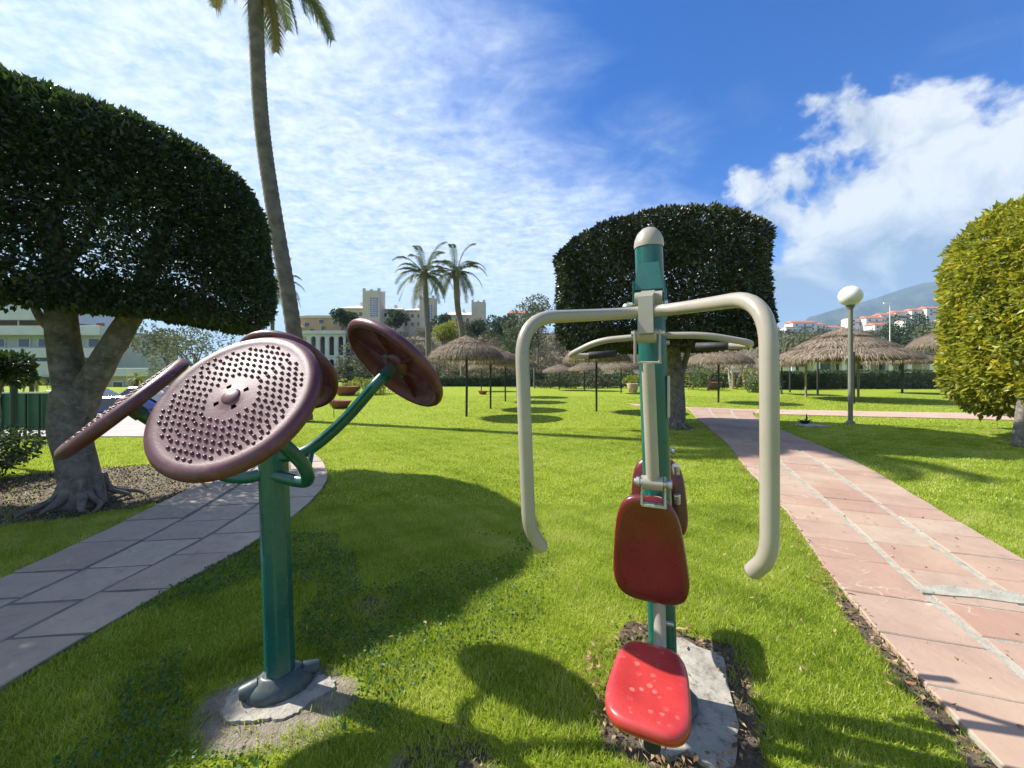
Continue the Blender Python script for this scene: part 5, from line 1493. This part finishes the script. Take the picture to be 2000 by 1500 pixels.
for lvl, (zb_, zt_) in enumerate(((z_(694), z_(652)), (.2, z_(697)))):
    for k in range(nb):
        l, r_ = xa + (xb - xa) * k / nb, xa + (xb - xa) * (k + 1) / nb; pw = .42; rad = (r_ - l) / 2 - pw; cxm = (l + r_) / 2; spring = zt_ - .5 - rad
        mb = MB()
        ol = [(l, zb_), (l + pw, zb_), (l + pw, spring)] + [(cxm - rad * math.cos(R(a)), spring + rad * math.sin(R(a))) for a in range(15, 180, 15)] + [(r_ - pw, spring), (r_ - pw, zb_), (r_, zb_), (r_, zt_), (l, zt_)]
        n = len(ol); mb.add([(x, D, z) for x, z in ol] + [(x, D + .5, z) for x, z in ol], [tuple(range(n)), tuple(range(2 * n - 1, n - 1, -1))] + [(i, n + i, n + (i + 1) % n, (i + 1) % n) for i in range(n)])
        mb.build('arch', M['sage'], AR)
# low white colonnade behind the gazebo
D = 52; s_ = lambda px: (px - 1000) / F * D; z_ = lambda py: CH + (HZ - py) / F * D
CO = thing('white_colonnade', (s_(1700), D, 0), 'low white pillared building behind the gazebo hedge', 'building')
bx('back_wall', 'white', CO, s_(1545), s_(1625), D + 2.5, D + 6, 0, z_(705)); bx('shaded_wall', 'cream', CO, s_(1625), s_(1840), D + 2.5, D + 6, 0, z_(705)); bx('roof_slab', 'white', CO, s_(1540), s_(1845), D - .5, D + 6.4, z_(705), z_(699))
for k, px in enumerate((1550, 1598, 1649, 1696, 1740, 1777, 1820)): bx('pillar', 'white', CO, s_(px) - .28, s_(px) + .28, D, D + .5, 0, z_(705))
for px in (1575, 1640, 1672, 1718, 1760, 1800): window(CO, s_(px), D + 2.44, z_(716), 1.7, 1.1)


# white town on the right-hand hill
def townhouse(label, px, D, w_, h_, top, red=True, group='white houses on the right-hand hill', nw=3):
    x = (px - 1000) / F * D; z1 = CH + (HZ - top) / F * D; z0 = min(z1 - h_, float(hillz(x, D)) - 1)
    o = thing('town_house', (x, D, z0), label, 'house', group); dp_ = 9
    bx('wall', 'white', o, x - w_ / 2, x + w_ / 2, D, D + dp_, z0, z1)
    if red:
        e = .5; rh = 2.0
        MB().add([(x - w_ / 2 - e, D - e, z1 + .002), (x + w_ / 2 + e, D - e, z1 + .002), (x + w_ / 2 + e, D + dp_ + e, z1 + .002), (x - w_ / 2 - e, D + dp_ + e, z1 + .002), (x - w_ / 2 + 1, D + dp_ / 2, z1 + rh), (x + w_ / 2 - 1, D + dp_ / 2, z1 + rh)],
                 [(0, 1, 5, 4), (1, 2, 5), (2, 3, 4, 5), (3, 0, 4), (3, 2, 1, 0)]).build('roof', M['roofred'], o)
    else: bx('roof_terrace', 'salmon', o, x - w_ / 2 + .6, x + w_ / 2 - .6, D + 1, D + dp_ - 1, z1, z1 + .8)
    for r_ in range(2):
        for k in range(nw): window(o, x - w_ / 2 + w_ * (k + .5) / nw, D - .05, z1 - 1.8 - 3.0 * r_, 1.5, 1.5, 'white')
    if w_ > 10: bx('balcony', 'salmon', o, x - w_ * .3, x + w_ * .3, D - 1.3, D - .003, z1 - 3.5, z1 - 2.9)


names = ['white block at the left end of the town, right of the handlebar', 'white house with red roof second from the town\'s left end', 'low white flat-roofed house left of the globe lamp', 'white house just left of the globe lamp post', 'white house peeping right of the lamp globe',
         'white house under the mast', 'red-roofed house right of the mast', 'wide red-roofed house in the middle of the long row', 'red-roofed house near the right end of the row', 'last red-roofed house beside the yellow-green bush', 'lower white house below the red-roofed row', 'small white house at the far left of the town', 'lower salmon-balconied house under the row']
spec = [(1572, 290, 18, 12, 630, 1), (1598, 300, 13, 10, 634, 1), (1552, 280, 12, 9, 640, 0), (1632, 300, 14, 9, 640, 1), (1680, 310, 15, 8, 622, 0), (1712, 305, 16, 9, 621, 1), (1742, 315, 17, 9, 615, 1), (1772, 318, 19, 9, 610, 1), (1802, 315, 17, 10, 606, 1), (1835, 312, 20, 10, 602, 1), (1725, 285, 12, 7, 634, 1), (1532, 300, 10, 7, 642, 0), (1788, 290, 14, 8, 626, 0)]
for nm, (px, D, w_, h_, tp__, rd_) in zip(names, spec): townhouse(nm, px, D, w_, h_, tp__, bool(rd_))
townhouse('white villa seen above the dark trees left of the handlebar', 1010, 200, 9, 6, 612, True)

# mountain
mx = []; mf = []
cols_, rows_ = 140, 26
ridge_px = [1200, 1480, 1540, 1580, 1640, 1700, 1760, 1800, 1840, 1920, 2050, 2300, 2700, 3400]
ridge_py = [728, 690, 648, 618, 600, 584, 563, 552, 545, 538, 540, 520, 560, 650]
for j in range(rows_):
    fj = j / (rows_ - 1)
    for i in range(cols_):
        px = 1200 + 2200 * i / (cols_ - 1); D = 1500 + 1300 * fj
        py = np.interp(px, ridge_px, ridge_py); hr = (HZ - py) / F * 2800
        x = (px - 1000) / F * D
        n_ = float(vnoise(x, D, .006, 2)) - .5; n2 = float(vnoise(x, D, .02, 5)) - .5
        z = hr * (fj ** 1.2) * (1 + (n_ * .5 + n2 * .18) * math.sin(math.pi * fj)) - 5
        mx.append((x, D, z))
for i in range(cols_):
    px = 1200 + 2200 * i / (cols_ - 1); mx.append(((px - 1000) / F * 3600, 3600, -5))
for j in range(rows_):
    for i in range(cols_ - 1):
        a = j * cols_ + i; mf.append((a, a + 1, a + cols_ + 1, a + cols_))
M['mountain'] = mat_plain('mountain_scrub', (0.045, 0.055, 0.040), 0.95, var=0.5, scale=.01)
tag(npmesh('mountain', mx, mf, M['mountain'], smooth=True), kind='structure')


# ================================================================== GRASS
def keep_grass(x, y):
    k = ~inpoly(x, y, polyR) & ~inpoly(x, y, polyL) & ~inpoly(x, y, polyC) & ~inpoly(x, y, pada) & ~inpoly(x, y, pad2a)
    k &= ~((y > 8.5) & (y < 31) & (x < -7.6) & (-x / y > .84))
    return k


def blades(n, D0, D1, h0, h1, wd, powr=1.0, maxx=1.45):
    """random blades between depths D0 and D1 inside the view fan"""
    u = rng.random(n); y = D0 * (D1 / D0) ** u if powr == 0 else np.sqrt(D0 ** 2 + (D1 ** 2 - D0 ** 2) * u)
    x = y * rng.uniform(-maxx, maxx, n)
    k = keep_grass(x, y); x, y = x[k], y[k]
    s = soil_edges(x, y); pr = 1 - sstep(s + (vnoise(x, y, 9, 2) - .5) * .7, .35, .68) * .95
    k = rng.random(len(x)) < pr; x, y = x[k], y[k]
    n = len(x); a = rng.random(n) * 2 * np.pi
    tall = .6 + .8 * vnoise(x, y, 5.5, 9) ** 1.5
    h = rng.uniform(h0, h1, n) * tall; w_ = wd * rng.uniform(.7, 1.3, n)
    lean = rng.uniform(.1, .95, n) * h; b = rng.random(n) * 2 * np.pi
    sx_, sy_ = np.cos(a) * w_ / 2, np.sin(a) * w_ / 2
    z0 = np.full(n, -.008)
    V = np.stack([np.stack([x - sx_, y - sy_, z0], 1), np.stack([x + sx_, y + sy_, z0], 1), np.stack([x + np.cos(b) * lean, y + np.sin(b) * lean, z0 + h], 1)], 1).reshape(-1, 3)
    patch = vnoise(x, y, 1.3, 4) * .42 + vnoise(x, y, 7, 6) * .42
    tint = np.clip(.09 + patch + rng.normal(0, .19, n) + (rng.random(n) < .08) * .5, 0, 1)
    return V, np.arange(n * 3).reshape(-1, 3), tint


for nm, lab, args in (('lawn_grass', 'short bright lawn grass around both gym machines', (560000, .95, 4.2, .018, .040, .0042)), ('lawn_grass', 'mown lawn grass in the middle distance', (420000, 4.2, 10.0, .018, .036, .010)), ('lawn_grass', 'far lawn grass under the straw parasols', (170000, 10.0, 24.0, .02, .036, .026))):
    V, Fq, tt = blades(*args); tag(npmesh(nm, V, Fq, M['grass'], tint=tt), lab, 'grass', kind='stuff')
# clover and broad weeds near the bottom left
n = 26000; y = rng.uniform(1.0, 3.4, n); x = rng.uniform(-2.2, .3, n)
k = keep_grass(x, y) & (vnoise(x, y, 2.2, 11) > .48) & (soilv(x, y) < .5) & (rng.random(n) < np.clip(1.5 - (x + 2.2) * .5, .1, 1)); x, y = x[k], y[k]
P_ = np.stack([x, y, rng.uniform(.012, .034, len(x))], 1)
V, Fq = leaf_quads(P_, np.tile([0, 0, .2], (len(x), 1)), rng.uniform(.010, .022, len(x)), .8, 1.0, 0)
tag(npmesh('clover_patches', V, Fq, M['clover'], tint=rng.random(len(Fq))), 'broad-leaved clover in the shaded lawn at lower left', 'clover', kind='stuff')
# dry leaves along the path edge, on soil and scattered
pts = []
aL, _ = resample(right_L, 300)
for k in range(420):
    p = aL[rng.integers(25, 110)]; pts.append((p[0] - abs(rng.normal(.06, .07)), p[1] + rng.normal(0, .03)))
for k in range(800): pts.append((rng.uniform(-2.0, 4), rng.uniform(1.1, 8)))
for k in range(700): pts.append((-5.1 + rng.normal(0, .8), 4.7 + rng.normal(0, .6)))
for k in range(260):
    a = rng.random() * 6.28; p = LM(.30 * math.cos(a) * 1.1, -.1 + .40 * math.sin(a)); pts.append((p.x + rng.normal(0, .03), p.y + rng.normal(0, .03)))
pts = np.array(pts); k = ~inpoly(pts[:, 0], pts[:, 1], polyL); pts = pts[k]
P_ = np.c_[pts, rng.uniform(.02, .034, len(pts))]
V, Fq = leaf_quads(P_, np.tile([0, 0, .0], (len(P_), 1)), rng.uniform(.018, .05, len(P_)), .42, 1.0, 0)
V[:, 2] = np.repeat(P_[:, 2], 4) + (V[:, 2] - np.repeat(P_[:, 2], 4)) * .3
tag(npmesh('fallen_leaves', V, Fq, M['deadleaf'], tint=rng.random(len(Fq))), 'dry brown fallen leaves along path edges and bare soil', 'leaves', kind='stuff')
# soil crumbs on bare ground
n = 90000; y = rng.uniform(1.0, 6.5, n); x = rng.uniform(-7.5, 3.0, n)
k = (rng.random(n) < sstep(soil_edges(x, y), .3, .7)) & ~inpoly(x, y, polyR) & ~inpoly(x, y, polyL) & ~inpoly(x, y, pada) & (np.hypot(x + 1.0, y - 1.7) > .6); x, y = x[k], y[k]
P_ = np.stack([x, y, rng.uniform(-.006, .008, len(x))], 1)
V, Fq = leaf_quads(P_, np.tile([0, 0, .3], (len(x), 1)), rng.uniform(.008, .028, len(x)), .7, 1.2, 0)
tag(npmesh('soil_crumbs', V, Fq, M['chip'], tint=rng.random(len(Fq))), 'crumbly brown soil bits on the bare patches', 'soil', kind='stuff')

# ================================================================== HAZE
hm = bpy.data.materials.new('haze_air'); hm.use_nodes = True
h = NT(hm.node_tree); h.n.clear(); ho = h.node('ShaderNodeOutputMaterial'); hv = h.node('ShaderNodeVolumePrincipled')
hv.inputs['Color'].default_value = (0.42, 0.68, 1.0, 1); hv.inputs['Density'].default_value = 0.00014; hv.inputs['Anisotropy'].default_value = 0.0
h.l.new(hv.outputs[0], ho.inputs['Volume'])
tag(MB().box((0, 0, 352), (12200, 12200, 716)).build('haze', hm), 'thin blue air haze in front of the far mountain', 'haze', kind='stuff')
